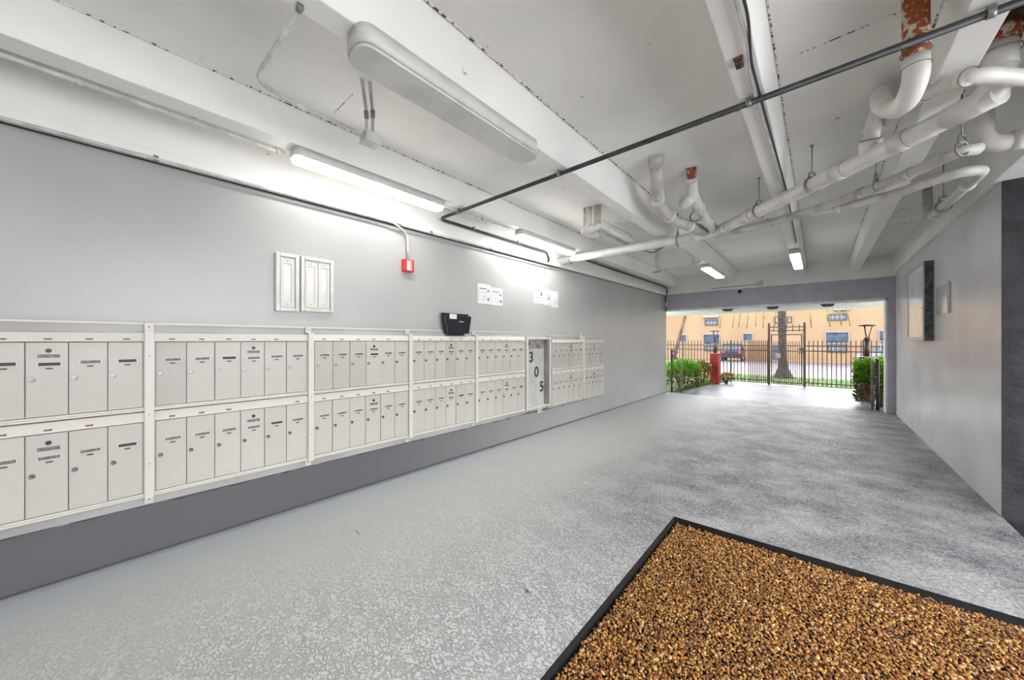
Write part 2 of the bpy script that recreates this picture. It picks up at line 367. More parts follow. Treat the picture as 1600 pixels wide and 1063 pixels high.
# a small painted kerb line where the wall meets the floor
struct('baseboard_left', MB().prism([(wx(-3.5) - .02, -3.5), (wx(-3.5, .006), -3.5), (wx(9.75, .006), 9.75), (wx(9.75) - .02, 9.75)], 'z', -.01, .010), mat('dark_wall_foot', (84, 82, 86), .8))

# dark tube painting in the shadow gap right under the wall beam and the rough plaster ridge under the mailbox boards
struct('trim_11', MB().tube([(wx(y, .004), y, 2.571) for y in (-3.4, 0, 3, 6, 9.7)], .006, 8), M['cable'])  # no real trim or cable: stands in for the shadow gap
rgm = random.Random(21); rp = []; rr_ = []
for k in range(150):
    y = -1.2 + 7.3 * k / 149; rp.append((wx(y, .004), y, .330 + rgm.gauss(0, .0035))); rr_.append(.006 + abs(rgm.gauss(0, .004)))
struct('trim_12', MB().tube(rp, rr_, 7), mat('shaded_plaster_ridge', (92, 90, 94), .9, bump=.5, bscale=60))  # plaster ridge darkened to carry the shade under the boards
# outside ground
struct('path', MB().prism([(wx(9.85) - .02, 9.85), (1.09, 9.85), (1.02, 14.0), (-2.35, 14.0), (-2.42, 13.0), (-2.85, 10.1)], 'z', -.15, -.004), M['walk'])
struct('lawn', MB().prism([(-9, 9.9), (-3.1, 9.9), (-2.87, 10.2), (-2.37, 14.02), (1.05, 14.02), (1.05, 9.95), (7, 9.95), (7, 16.9), (-9, 16.9)], 'z', -.15, .012), M['lawn'])
struct('street', MB().prism([(16.9, -.01), (46.0, -.87), (60, -.87), (60, -1.4), (16.9, -1.4)], 'x', -70, 70), M['street'])
struct('ground', B(-60, 60, -60, -3.5, -.3, -.05), M['street'])
struct('kerb', B(-70, 70, 46.2, 46.98, -.9, -.72), mat('kerb_paint', (150, 120, 90), .8))

# ---------------------------------------------------------------- gravel bed
t = thing('gravel_bed', 'sunken bed of golden brown pebbles with black edging in the grey floor', 'gravel bed', (0, 0, 0))
ed = MB()
ed.prism([(PL, PN), (PL + .005, PN), (PL + .005, PF0 - .005), (PL, PF0)], 'z', -.14, .002)
ed.prism([(PL, PF0), (PL + .005, PF0 - .005), (PR - .005, PF1 - .005), (PR, PF1)], 'z', -.14, .002)
ed.prism([(PR, PN), (PR - .012, PN), (PR - .012, PF1 - .012), (PR, PF1)], 'z', -.14, .004)
ed.build('edging', M['edging'], t)
B(PL + .01, PR - .01, PN, PF0 - .006, -.14, -.056).build('soil', M['soil'], t)
def pebbles():
    bm = bmesh.new(); bmesh.ops.create_icosphere(bm, subdivisions=1, radius=1)
    bv = np.array([v.co[:] for v in bm.verts]); bf = np.array([[v.index for v in f.verts] for f in bm.faces]); bm.free()
    rng = np.random.default_rng(5)
    pts = []; p = .0122
    for layer, z in ((0, -.046), (1, -.038), (2, -.031)):
        step = p * (1.0 if layer < 2 else 1.25)
        xs = np.arange(PL + .02, PR - .02, step); ys = np.arange(.45, PF1 - .02, step * 1.05)
        X, Y = np.meshgrid(xs, ys); X = X.ravel() + rng.normal(0, .0045, X.size); Y = Y.ravel() + rng.normal(0, .0045, Y.size)
        # the wedge that can be seen from near the camera
        keep = (Y > .9 - .3 * (X + .9)) & (X > PL + .018 + .007 * layer) & (X < PR - .02) & (Y < PF0 + (X - PL) * .043 - .012 - .004 * layer)
        if layer: keep &= rng.random(X.size) < (.9 if layer == 1 else .55)
        else: keep &= rng.random(X.size) < .6
        X, Y = X[keep], Y[keep]
        lowf = .004 * np.sin(X * 9 + 1.3) * np.cos(Y * 7) + .003 * np.sin(X * 23) * np.sin(Y * 19)
        pts.append(np.stack([X, Y, z + lowf + rng.normal(0, .0028, X.size)], 1))
    P = np.concatenate(pts); n = len(P)
    S = rng.lognormal(0, .24, (n, 1)) * np.array([[.0080, .0056, .0043]]) * (1 + rng.normal(0, .12, (n, 3)))
    S = np.clip(S, .0025, .018)
    a, b, c = rng.uniform(0, 2 * PI, n), rng.normal(0, .5, n), rng.normal(0, .5, n)
    def R(ax, t):
        o = np.zeros((n, 3, 3)); cs, sn = np.cos(t), np.sin(t); i, j = [(1, 2), (2, 0), (0, 1)][ax]
        o[:, ax, ax] = 1; o[:, i, i] = cs; o[:, j, j] = cs; o[:, i, j] = -sn; o[:, j, i] = sn; return o
    Rm = R(2, a) @ R(0, b) @ R(1, c)
    V = bv[None] * (1 + rng.normal(0, .07, (n, len(bv), 1))) * S[:, None]
    V = np.einsum('nij,nkj->nki', Rm, V) + P[:, None]
    Fc = (bf[None] + (np.arange(n) * len(bv))[:, None, None]).reshape(-1)
    me = bpy.data.meshes.new('pebbles'); me.vertices.add(n * len(bv)); me.vertices.foreach_set('co', V.reshape(-1).astype(np.float32))
    nf = n * len(bf); me.loops.add(nf * 3); me.loops.foreach_set('vertex_index', Fc.astype(np.int32)); me.polygons.add(nf)
    me.polygons.foreach_set('loop_start', np.arange(0, nf * 3, 3, dtype=np.int32)); me.polygons.foreach_set('loop_total', np.full(nf, 3, np.int32))
    me.polygons.foreach_set('use_smooth', np.ones(nf, bool)); me.update()
    pal = np.array([lin(*q)[:3] for q in [(186, 134, 66), (164, 108, 48), (200, 156, 88), (134, 80, 42), (98, 58, 34), (214, 176, 124), (176, 116, 48), (122, 84, 58), (70, 46, 34), (150, 134, 118), (198, 144, 60)]])
    w_ = np.array([.2, .18, .13, .13, .07, .07, .09, .05, .03, .01, .04])
    col = pal[rng.choice(len(pal), n, p=w_ / w_.sum())] * rng.uniform(.6, 1.05, (n, 1))
    ca = me.color_attributes.new('tone', 'FLOAT_COLOR', 'POINT')
    ca.data.foreach_set('color', np.concatenate([np.repeat(col, len(bv), 0), np.ones((n * len(bv), 1))], 1).reshape(-1).astype(np.float32))
    m = bpy.data.materials.new('pebble_stone'); m.use_nodes = True; nn = m.node_tree.nodes; L = m.node_tree.links
    at_ = nn.new('ShaderNodeAttribute'); at_.attribute_name = 'tone'; L.new(at_.outputs['Color'], nn['Principled BSDF'].inputs['Base Color'])
    nn['Principled BSDF'].inputs['Roughness'].default_value = .38
    me.materials.append(m); o = bpy.data.objects.new('pebbles', me); C.objects.link(o); o.parent = t; o['kind'] = 'stuff'
    print('pebbles', n)
pebbles()

# ---------------------------------------------------------------- mailboxes
BOARD = .035
def board(s0, s1, z0, z1, name, label):
    r = wroot(name, label, 'board', s0)
    B(0, BOARD, 0, s1 - s0, z0, z1).build('backing', M['board'], r, .003)
    B(0, BOARD + .006, 0, s1 - s0, z1 - .012, z1).build('top_lip', M['box_metal'], r)
    return r
board(-1.2, 3.885, .335, 1.512, 'mounting_board', 'long grey painted board behind the white mailboxes left of the numbered recess')
board(4.475, 6.17, .335, 1.475, 'mounting_board', 'short grey painted board behind the last white mailboxes past the numbered recess')

XF = .10
def door_proto(w_, h_, master):
    d = {}
    d['door'] = B(0, .014, .0015, w_ - .0015, 0, h_)
    d['slot'] = MB().box(.0142, .0185, w_ * .26, w_ * .84, h_ * .735, h_ * .745).box(.0142, .0165, w_ * .26, w_ * .84, h_ * .705, h_ * .735)
    return d
def bank(s0, n, dw, z0, z1, row, label, zt, drop=0.):
    """one bank: z0..z1 doors, zt top of the header strip"""
    W = n * dw + .024
    r = wroot('mailbox_bank', label, 'mailboxes', s0, BOARD + .0005, 0, 'white apartment mailbox banks along the wall')
    x1 = XF - BOARD                                   # local front of the doors
    fr = MB()
    fr.box(0, x1 - .004, 0, .012, z0 - .022, zt); fr.box(0, x1 - .004, W - .012, W, z0 - .022, zt)
    fr.box(0, x1 + .004, 0, W, z0 - .014, z0 - .003); fr.box(0, x1 + .012, 0, W, z0 - .026, z0 - .0142)
    fr.box(0, x1 - .02, .012, W - .012, z0 - .003, z1)
    fr.build('frame', M['box_metal'], r, .0015)
    hd = MB().prism([(0, z1 + .003), (x1 + .010, z1 + .003), (x1 + .010, z1 + .010), (x1 - .006, zt - .004), (x1 - .010, zt), (0, zt)], 'y', 0, W)
    hd = hd.build('header', M['box_metal'], r, .001)
    for i in range(n):
        h_ = z1 - z0
        # master locker door fourth from the left carries the round carrier lock and a sticker
        master = (i == 3 and n == 6) or (i == 2 and n == 5)
        off = random.choice([0, 0, 0, .002, .004])
        if row == 'u' and 1.0 < s0 < 1.3 and i < 4: off = .012
        m = random.choice([M['door_a'], M['door_a'], M['door_b']]) if row == 'l' else random.choice([M['door_a'], M['door_c'], M['door_a'], M['door_a']])  # header shade put into the paint: duller doors above, paler below, otherwise random
        d = B(x1 - .014 + off, x1 + off, .0018, dw - .0018, z0, z1 - .002).build('door', m, r, .0016, loc=(0, .012 + i * dw, 0))
        x = x1 + off
        zs = z0 + h_ * (.715 if not master else .70)
        ns = MB().box(x, x + .0045, dw * .26, dw * .84, zs + .010, zs + .0135).box(x, x + .003, dw * .26, dw * .29, zs - .008, zs + .010).box(x, x + .003, dw * .81, dw * .84, zs - .008, zs + .010)
        ns.box(x, x + .006, dw * .26, dw * .84, zs - .0115, zs - .008)
        ns.build('name_slot', M['box_metal'], d)
        B(x, x + .0012, dw * .29, dw * .81, zs - .008, zs + .010).build('slot_shade', random.choice([M['slot'], M['slot'], M['slot'], M['slot'], M['slot_dark']]), d)  # dark plate paints in the shaded recess of the slot
        B(x, x + .0025, dw * .46, dw * .63, zs - .027, zs - .020).build('finger_notch', M['slot_dark'], d)
        zl = z0 + h_ * .5
        lk = MB().tube([(x, dw * .155, zl), (x + .007, dw * .155, zl)], .0125, 14).tube([(x + .007, dw * .155, zl), (x + .012, dw * .155, zl)], .006, 10)
        lk.build('lock', M['steel'], d)
        if master:
            MB().tube([(x, dw * .53, z0 + h_ * .885), (x + .004, dw * .53, z0 + h_ * .885)], .0115, 14).build('carrier_lock', M['black'], d)
            B(x, x + .001, dw * .27, dw * .80, z0 + h_ * .79, z0 + h_ * .835).build('sticker', M['slot'], d)
        if random.random() < .85:
            zc = (z1 + zt) / 2 - .012
            B(x1 - .001, x1 + .0085, dw * .42, dw * .62, zc - .004, zc + .005).build('number_tag', M['tag'], hd, loc=(0, .012 + i * dw, 0))
    return r
L_, U_ = (.435, .882, .944), (.978, 1.388, 1.445)
secs = [(-.745, 6, .1462, 'at the left picture edge'), (.187, 6, .1462, 'between the first and second vertical metal strips'),
        (1.118, 6, .1462, 'between the second and third vertical metal strips'), (2.048, 6, .1415, 'under the black wall box'),
        (2.95, 6, .1455, 'just left of the recess numbered 305'), (4.50, 6, .1455, 'just right of the recess numbered 305'), (5.43, 5, .1380, 'last along the wall towards the gate')]
for i, (s0, n, dw, where) in enumerate(secs):
    dz = 0 if i < 5 else -.02
    nm = {6: 'six', 5: 'five'}[n]
    bank(s0, n, dw, L_[0] + dz, L_[1] + dz, 'l', 'lower white mailbox bank of %s doors, %s' % (nm, where), L_[2] + dz)
    bank(s0, n, dw, U_[0] + dz, U_[1] + dz - (.02 if i > 4 else 0), 'u', 'upper white mailbox bank of %s doors, %s' % (nm, where), U_[2] + dz - (.02 if i > 4 else 0))
for s, lab in ((.1715, 'first vertical white metal strip from the left between mailbox banks'), (1.103, 'second vertical white metal strip from the left between mailbox banks'),
               (2.0335, 'third vertical white metal strip, left of the black wall box'), (2.9355, 'fourth vertical white metal strip, under the right side of the black wall box'),
               (5.4135, 'slim vertical white metal strip right of the numbered recess, between the last mailbox banks')):
    r = wroot('cover_strip', lab, 'strip', s, BOARD, 0, 'vertical cover strips between the mailbox banks')
    pw = .0215 if s < 3 else .017
    MB().box(.0005, .078, -.0135, .0135, .40, 1.46).box(.078, .090, -pw, pw, .40, 1.46).box(.0005, .012, -pw, pw, .345, .40).box(.0068, .02, -pw, pw, 1.46, 1.51).build('strip', M['box_metal'], r, .002)
    for z in (.375, 1.485, .62, .93, 1.3):
        xx = .091 if .4 < z < 1.46 else (.013 if z < 1 else .021)
        MB().tube([(xx - .002, 0, z), (xx + .002, 0, z)], .0045, 8).build('screw', M['rod'] if .4 < z < 1.46 else M['slot_dark'], r)

# recess numbered 305
r = wroot('numbered_recess', 'open white recess cabinet with black numerals 305 stepping down its back', 'cabinet', 3.888, .001)
W = .58
fr = MB().box(0, .105, 0, .035, .40, 1.44).box(0, .105, W - .035, W, .40, 1.44).box(0, .105, .035, W - .035, 1.41, 1.44).box(0, .105, .035, W - .035, .40, .425)
fr.build('frame', M['box_metal'], r, .002)
B(.002, .020, .035, W - .035, .425, 1.41).build('back_panel', mat('recess_paint', (192, 192, 188), .45), r)
B(.0205, .0225, .04, W - .04, 1.27, 1.405).build('worn_patch', mat('scraped_paint', (160, 156, 150), .7, rgb2=(84, 80, 74), scale=24, lo=.45, hi=.7), r)
B(.021, .10, W - .075, W - .0352, .43, 1.40).build('side_fin', mat('dull_fin_paint', (134, 133, 130), .6), r)
def numeral(ch, y, z, size, parent, m, x=.0215):
    cu = bpy.data.curves.new('numeral', 'FONT'); cu.body = ch; cu.size = size; cu.extrude = .001; cu.align_x = 'CENTER'; cu.align_y = 'CENTER'; cu.offset = .003 * size / .16
    tmp = bpy.data.objects.new('tmp', cu); C.objects.link(tmp)
    me = bpy.data.meshes.new_from_object(tmp.evaluated_get(bpy.context.evaluated_depsgraph_get())); bpy.data.objects.remove(tmp)
    me.materials.clear(); me.materials.append(m)
    o = bpy.data.objects.new('numeral', me); C.objects.link(o); o.parent = parent; o.rotation_euler = (PI / 2, 0, PI / 2); o.location = (x, y, z); return o
bpy.context.view_layer.update()
numeral('3', .20, 1.14, .215, r, M['numerals']); numeral('0', .325, .915, .215, r, M['numerals']); numeral('5', .45, .685, .215, r, M['numerals'])
r = wroot('number_plate', 'small white tag with a dark mark under the recess numbered 305', 'tag', 4.30, BOARD * .1, 0)
B(0, .012, -.05, .05, .30, .375).build('plate', M['box_metal'], r, .002)
MB().prism([(-.015, .335), (.012, .318), (.012, .352)], 'x', .012, .014).build('mark', M['numerals'], r)

# ---------------------------------------------------------------- left wall fittings
def framed(s0, s1, z0, z1, panels, label):
    r = wroot('wall_frame', label, 'frame', s0, .0005, z0); W, H = s1 - s0, z1 - z0
    b = .030
    MB().box(0, .032, 0, b, 0, H).box(0, .032, W - b, W, 0, H).box(0, .032, b, W - b, 0, b).box(0, .032, b, W - b, H - b, H).build('outer_frame', M['white'], r, .006)
    B(0, .012, b * .8, W - b * .8, b * .8, H - b * .8).build('backing', M['white'], r)
    pw = (W - 2 * b) / panels
    for k in range(panels):
        y0, y1 = b + k * pw + .006, b + (k + 1) * pw - .006; q = .020 if panels == 2 else .022
        za, zb = b + .006, H - b - .006
        f = MB().box(.012, .022, y0, y0 + q, za, zb).box(.012, .022, y1 - q, y1, za, zb).box(.012, .022, y0 + q, y1 - q, za, za + .045).box(.012, .022, y0 + q, y1 - q, zb - .045, zb)
        f.build('inner_frame', M['box_metal'], r, .002)
        B(.0125, .015, y0 + q, y1 - q, za + .045, zb - .045).build('panel', M['paper'], r)
        for z in (za + .025, zb - .022):
            MB().tube([(.021, (y0 + y1) / 2, z), (.0245, (y0 + y1) / 2, z)], .004, 8).build('screw', M['slot_dark'], r)
framed(.875, 1.045, 1.632, 2.105, 1, 'narrow white wall frame with one tall panel, above the mailboxes')
framed(1.055, 1.318, 1.640, 2.105, 2, 'wider white wall frame with two tall panels side by side')

r = wroot('suggestion_box', 'black plastic wall box with an open top above the mailboxes', 'wall box', 2.45, .042, 1.475)
bx = MB()
W0, W1, H = .06, .35, .205
bx.prism([(.045, 0), (.36, 0), (.39, .16), (.395, H), (.005, H), (.01, .16)], 'x', 0, .08)
bx = bx.build('body', M['black'], r, .006)
MB().box(.001, .02, .01, .40, H - .01, H + .028).build('back_plate', M['black'], r, .003)
MB().box(.0805, .084, .205, .275, .13, .142).build('label_plate', M['silver'], r)
MB().prism([(W0 + .02, -.022), (W1 - .05, -.022), (W1 - .03, -.001), (W0 + .01, -.001)], 'x', .0, .05).build('lower_lip', M['black'], r, .002)
o = B(.088, .0895, 0, .10, -.035, .02).build('paper_slip', M['paper'], None, loc=(wx(2.52, .04), 2.52, 1.475 + H - .005), rz=-WA)
o.location.x = wx(2.50, .036); tag(o, 'small white paper slip hanging over the rim of the black wall box', 'paper')

r = wroot('fire_alarm', 'small red and white fire alarm strobe box on the grey wall', 'alarm', 1.995, .001, 2.11)
B(0, .055, 0, .115, 0, .125).build('body', M['alarm'], r, .004)
B(.0552, .063, .03, .085, .012, .113).build('strobe_lens', M['white'], r, .002)
for k in range(4):
    B(.0632, .0637, .062, .076, .028 + k * .02, .040 + k * .02).build('red_letter', M['alarm'], r)
def sheet(s0, s1, z0, z1, label, lines, figs, tilt=0., out=.002):
    r = wroot('notice', label, 'notice', s0, out, z0, 'paper notices taped to the grey wall'); W, H = s1 - s0, z1 - z0
    B(0, .0015, 0, W, 0, H).build('paper', M['paper'], r); r.rotation_euler.x = tilt
    p = MB()
    for (a, b, z, h_) in lines: p.box(.0016, .0021, W * a, W * b, H * z, H * (z + h_))
    for (a, z, w_, h_) in figs: p.prism([(W * (a - w_ / 2), H * (z - h_ / 2)), (W * (a + w_ / 2), H * (z - h_ / 2)), (W * (a + w_ * .2), H * (z + h_ / 2)), (W * (a - w_ * .2), H * (z + h_ / 2))], 'x', .0016, .0021)
    p.build('print', M['ink'], r)
ln = [(.12, .7, .74, .05)] + [(.06, .12, .1 + .12 * k, .03) for k in range(5)] + [(.3, .6, .37, .015), (.2, .7, .55, .008), (.2, .7, .6, .008), (.2, .65, .2, .008)]
sheet(3.05, 3.27, 1.865, 2.115, 'paper notice, left one of the first pair on the wall', ln, [(.82, .68, .16, .12), (.84, .25, .18, .14)])
sheet(3.275, 3.50, 1.862, 2.09, 'paper notice, right one of the first pair on the wall', ln, [(.82, .62, .16, .12), (.84, .25, .18, .14)])
ln2 = [(.1, .75, .8, .04), (.1, .4, .4, .02), (.3, .9, .34, .015), (.1, .9, .12, .008), (.1, .9, .18, .008)]
sheet(4.17, 4.40, 1.955, 2.20, 'paper notice, leftmost of the group nearest the gate', ln2, [(.8, .62, .2, .25)])
sheet(4.405, 4.60, 1.945, 2.19, 'paper notice, middle one of the group nearest the gate', [(.1, .5, .7, .02), (.5, .8, .62, .03), (.1, .9, .35, .02)], [(.7, .48, .2, .16)])
sheet(4.605, 4.80, 1.92, 2.18, 'plain paper notice, rightmost of the group nearest the gate', [(.2, .8, .3, .006)], [(.82, .86, .1, .05)])

# ---------------------------------------------------------------- right wall fittings
r = thing('display_case', 'shallow silver framed display case with glass on the right wall', 'display case', (1.089, 6.85, 1.39))
W, H = 1.10, 1.02
B(-.075, 0, 0, W, 0, H).build('body', M['case_side'], r, .003)
MB().box(-.09, -.0755, 0, .05, 0, H).box(-.09, -.0755, W - .05, W, 0, H).box(-.09, -.0755, .05, W - .05, 0, .05).box(-.09, -.0755, .05, W - .05, H - .05, H).build('frame', M['silver'], r, .002)
B(-.080, -.0757, .05, W - .05, .05, H - .05).build('glass', M['glass_pane'], r)
MB().tube([(-.09, .045, .42), (-.095, .045, .42)], .008, 10).build('lock', M['black'], r)
r = thing('acrylic_sheet', 'clear acrylic sheet holder on the right wall beside the display case', 'sign holder', (1.089, 6.10, 1.705))
B(-.008, 0, 0, .60, 0, .33).build('sheet', M['acrylic'], r, .001)
B(-.022, -.001, -.012, 0.0, -.005, .345).build('side_bracket', M['silver'], r)

# ---------------------------------------------------------------- light fixtures
def rounded(x0, x1, y0, y1, r, n=5):
    pts = []
    for cx, cy, a in ((x1 - r, y1 - r, 0), (x0 + r, y1 - r, PI / 2), (x0 + r, y0 + r, PI), (x1 - r, y0 + r, 1.5 * PI)):
        pts += [(cx + r * math.cos(a + PI / 2 * k / n), cy + r * math.sin(a + PI / 2 * k / n)) for k in range(n + 1)]
    return pts
def fixture(x0, x1, y0, y1, z0, z1, label, lens, rr=.04, lens_in=.008):
    cx = (x0 + x1) / 2
    r = thing('fluorescent_light', label, 'ceiling light', (cx, y0, z1), 0, 'long ceiling light fixtures')
    a, b, L = x0 - cx, x1 - cx, y1 - y0
    hf = .82 if lens == M['lens_off'] else .72
    MB().prism(rounded(a, b, 0, L, rr), 'z', -(z1 - z0) * hf, -.0005, True).build('housing', M['white'] if lens != M['lens_off'] else M['lens_off'], r, 0)
    MB().prism(rounded(a + lens_in, b - lens_in, lens_in, L - lens_in, rr), 'z', -(z1 - z0), -(z1 - z0) * hf - .0005, True).build('lens', lens, r, 0)
    return r
fixture(-2.905, -2.765, .86, 2.18, 2.685, 2.768, 'lit long ceiling light nearer the camera, over the mailbox wall', M['lens_on'])
fixture(-2.885, -2.745, 3.34, 4.62, 2.685, 2.768, 'lit long ceiling light further along, left of the big white drain pipe', M['lens_on_far'])
fixture(-1.635, -1.455, .70, 1.97, 2.665, 2.768, 'large unlit wraparound ceiling light on the joist near the camera', M['lens_off'], .06, .004)
fixture(-1.62, -1.47, 7.05, 8.35, 2.68, 2.768, 'pale square-ended ceiling light on the joist end above the opening', M['lens_fill'], .01)
fixture(-.345, -.215, 6.75, 8.1, 2.665, 2.768, 'pale square-ended ceiling light on the middle joist', M['lens_fill'], .01)
# unseen lamps added behind the camera as fill light
fixture(-1.635, -1.505, -2.6, -1.3, 2.685, 2.768, 'unseen long fill light added behind the camera on the near joist', M['lens_on'])
fixture(-.345, -.215, -1.9, -.6, 2.665, 2.768, 'unseen fill light added behind the camera on the middle joist', M['lens_on'])

# ---------------------------------------------------------------- conduits
def tubeobj(name, pts, r, m, parent=None, seg=12): return MB().tube(pts, r, seg).build(name, m, parent)
def conduit(pts, r, m, label, clamps=(), name='conduit', fr=.08, cm=None):
    o = thing(name, label, 'conduit', tuple(pts[0]))
    o0 = Vector(pts[0]); P = fillet([Vector(p) - o0 for p in pts], fr)
    tubeobj('tube', P, r, m, o)
    for c, d in clamps:
        c = Vector(c) - o0; d = Vector(d).normalized()
        k = MB().tube([c - d * .012, c + d * .012], r * 1.25, 12)
        k.box(c.x - .012, c.x + .012, c.y - .012, c.y + .012, c.z + r * .9, c.z + r + .012); k.build('clamp', cm or M['rod'], o, 0)
    return o
zc = 2.738
conduit([(1.07, 2.367, zc), (-3.16, 2.40, zc), (-3.10, 4.35, zc - .01), (-3.10, 4.42, 2.60), (-3.2, 4.42, 2.60)], .0165, M['galv'],
        'long dark metal conduit crossing the ceiling under all the joists',
        [((-2.83, 2.398, zc), (1, 0, 0)), ((-1.58, 2.388, zc), (1, 0, 0)), ((-.30, 2.38, zc), (1, 0, 0)), ((.53, 2.373, zc), (1, 0, 0)), ((-3.145, 2.9, zc), (0, 1, 0)), ((-3.12, 3.7, zc), (0, 1, 0))], fr=.09)
conduit([(-1.60, .514, 2.755), (-2.22, .50, 2.755), (-2.265, .70, 2.755), (-2.262, 1.10, 2.75)], .0105, M['cond'], 'thin bent conduit from the near joist to the small hanging junction box',
        [((-1.60, .514, 2.755), (1, 0, 0))], fr=.14)
o = thing('junction_box', 'small white junction box hanging on two short conduits from the slab', 'junction box', (-2.26, 1.15, 2.72))
B(-.045, .045, -.05, .05, 0, .055).build('box', M['white'], o, .004); B(-.05, .05, -.055, .055, -.012, -.0005).build('cover', M['white'], o, .003)
tubeobj('riser', [(-.02, -.02, .05), (.01, -.03, .17), (.13, -.12, .29)], .010, M['cond'], o); tubeobj('riser', [(.03, .0, .05), (.05, -.01, .17), (.15, -.08, .29)], .010, M['cond'], o)
MB().tube([(.01, -.03, .14), (.03, -.045, .18)], .015, 10).build('connector', M['rod'], o); MB().tube([(.05, -.01, .14), (.07, -.02, .18)], .015, 10).build('connector', M['rod'], o)
conduit([(-2.93, -3.4, 2.757), (-2.93, .84, 2.757)], .012, M['cond'], 'thin painted conduit running along the first joist up to the lit light', [((-2.93, y, 2.757), (0, 1, 0)) for y in (-.1, .35, .8)], cm=M['cond'])
conduit([(-2.86, 2.19, 2.757), (-2.84, 3.33, 2.757)], .008, M['cond'], 'thin conduit linking the two lit ceiling lights', [((-2.85, y, 2.757), (0, 1, 0)) for y in (2.75, 3.2)])
conduit([(wx(-3.4, .085), -3.4, 2.565), (wx(1.86, .09), 1.86, 2.565), (wx(2.045, .03), 2.045, 2.50), (wx(2.055, .03), 2.055, 2.237)], .011, M['cond'],
        'thin conduit along the top of the wall that turns down to the red alarm', [((wx(s, .085), s, 2.565), (0, 1, 0)) for s in (.2, 1.2, 1.6)], fr=.06)
conduit([(wx(1.95, .085), 1.95, 2.56), (wx(4.7, .085), 4.7, 2.56)], .009, M['cond'], 'thin conduit along the wall top from the alarm bend to the drain pipe', [((wx(s, .085), s, 2.56), (0, 1, 0)) for s in (2.3, 3.2, 4.1)])
conduit([(-2.95, 4.95, 2.74), (-2.93, 9.0, 2.74), (-2.96, 9.55, 2.72), (-3.05, 9.62, 2.5), (-3.045, 9.66, 2.3), (-3.045, 9.66, 2.15)], .013, M['cable'],
        'dark cable along the first joist dropping beside the lintel', [((-2.94, y, 2.74), (0, 1, 0)) for y in (5.6, 6.8, 8.0)], fr=.10)
o = thing('junction_box', 'little pale box on the dark cable beside the lintel end', 'junction box', (-3.02, 9.64, 2.33)); B(-.03, .03, -.02, .02, -.06, .06).build('box', M['white'], o, .004)
# cables along the middle joist
conduit([(-.262, -3.3, 2.757), (-.262, 1.15, 2.757), (-.245, 1.9, 2.755), (-.27, 2.2, 2.757), (-.262, 2.6, 2.757), (-.24, 4.1, 2.757), (-.262, 6.6, 2.757)], .007, M['cond'], 'white cable under the middle joist passing the rusty bracket', [])
conduit([(-.243, -3.3, 2.757), (-.238, 1.3, 2.757), (-.222, 1.75, 2.75), (-.25, 2.05, 2.755), (-.245, 2.6, 2.757), (-.222, 4.1, 2.755), (-.24, 6.3, 2.757)], .006, M['cable'], 'thin dark cable beside the white one under the middle joist', [])
o = thing('bracket', 'rusty metal clip bracket on the middle joist near the camera', 'bracket', tuple(at(1155, 98, 2.765)))
MB().box(-.016, .016, -.028, .028, -.014, .004).box(-.020, .020, -.044, -.030, -.006, .004).build('plate', M['brown'], o, .002)
MB().tube([(0, .01, -.014), (0, .01, -.020)], .009, 10).build('bolt', M['slot_dark'], o)
# far hanging strut with small conduit loop (trapeze)
o = thing('strut_hanger', 'square steel strut hanger with a small conduit beyond the drain pipe', 'hanger', (-2.0, 6.0, 2.55))
p0, p1 = at(1028, 388, 3.01), at(1028, 424, 2.62)
hy = 6.0; hx = aty(1027, 424, hy).x; hz = aty(1027, 424, hy).z
o.location = (hx, hy, hz)
MB().box(-.035, -.015, -.02, .02, 0, 3.01 - hz).build('strut', M['cond'], o); MB().box(.01, .03, -.02, .02, 0, 3.01 - hz).build('strut', M['cond'], o)
B(-.07, .06, -.025, .025, -.02, -.0005).build('foot_plate', M['rod'], o)
q = Vector((hx, hy, hz)); e1 = aty(1072, 417, hy); e2 = aty(1095, 408, hy)
tubeobj('loop', fillet([Vector((.0, 0, .008)), e1 - q, e2 - q], .1), .011, M['cond'], o)
q1 = aty(1056, 383, 5.0); q2 = aty(1083, 401, 5.7); q3 = aty(1083, 414, 6.0)
conduit([(q1.x, q1.y, 2.769), tuple(q1), tuple(q2), tuple(q3)], .011, M['cond'], 'short crooked conduit hanging below the drain pipe beside the strut hanger', [], fr=.08)
conduit([tuple(aty(996, 388, 4.80)), tuple(aty(1020, 396, 5.1)), tuple(aty(1037, 386, 5.2))], .006, M['cable'], 'sagging thin cable under the white drain pipe', [], fr=.1)
o = thing('junction_box', 'little white box and conduit on the white beam above the lintel', 'junction box', (aty(1187, 443, 9.64).x, 9.63, 2.645))
B(-.06, .06, -.05, .02, -.03, .09).build('box', M['white'], o, .005); tubeobj('tube', [(-.06, .0, .01), (-.95, .005, .0)], .014, M['cond'], o)
c = aty(1156, 456, 9.77)
o = thing('security_camera', 'small white dome security camera on the grey lintel', 'camera', tuple(c))
MB().tube([(0, .008, 0), (0, -.03, 0)], .065, 18).build('base', M['white'], o); MB().tube([(0, -.03, 0), (0, -.055, 0), (0, -.07, 0)], [.045, .036, .012], 16).build('dome', M['black'], o)

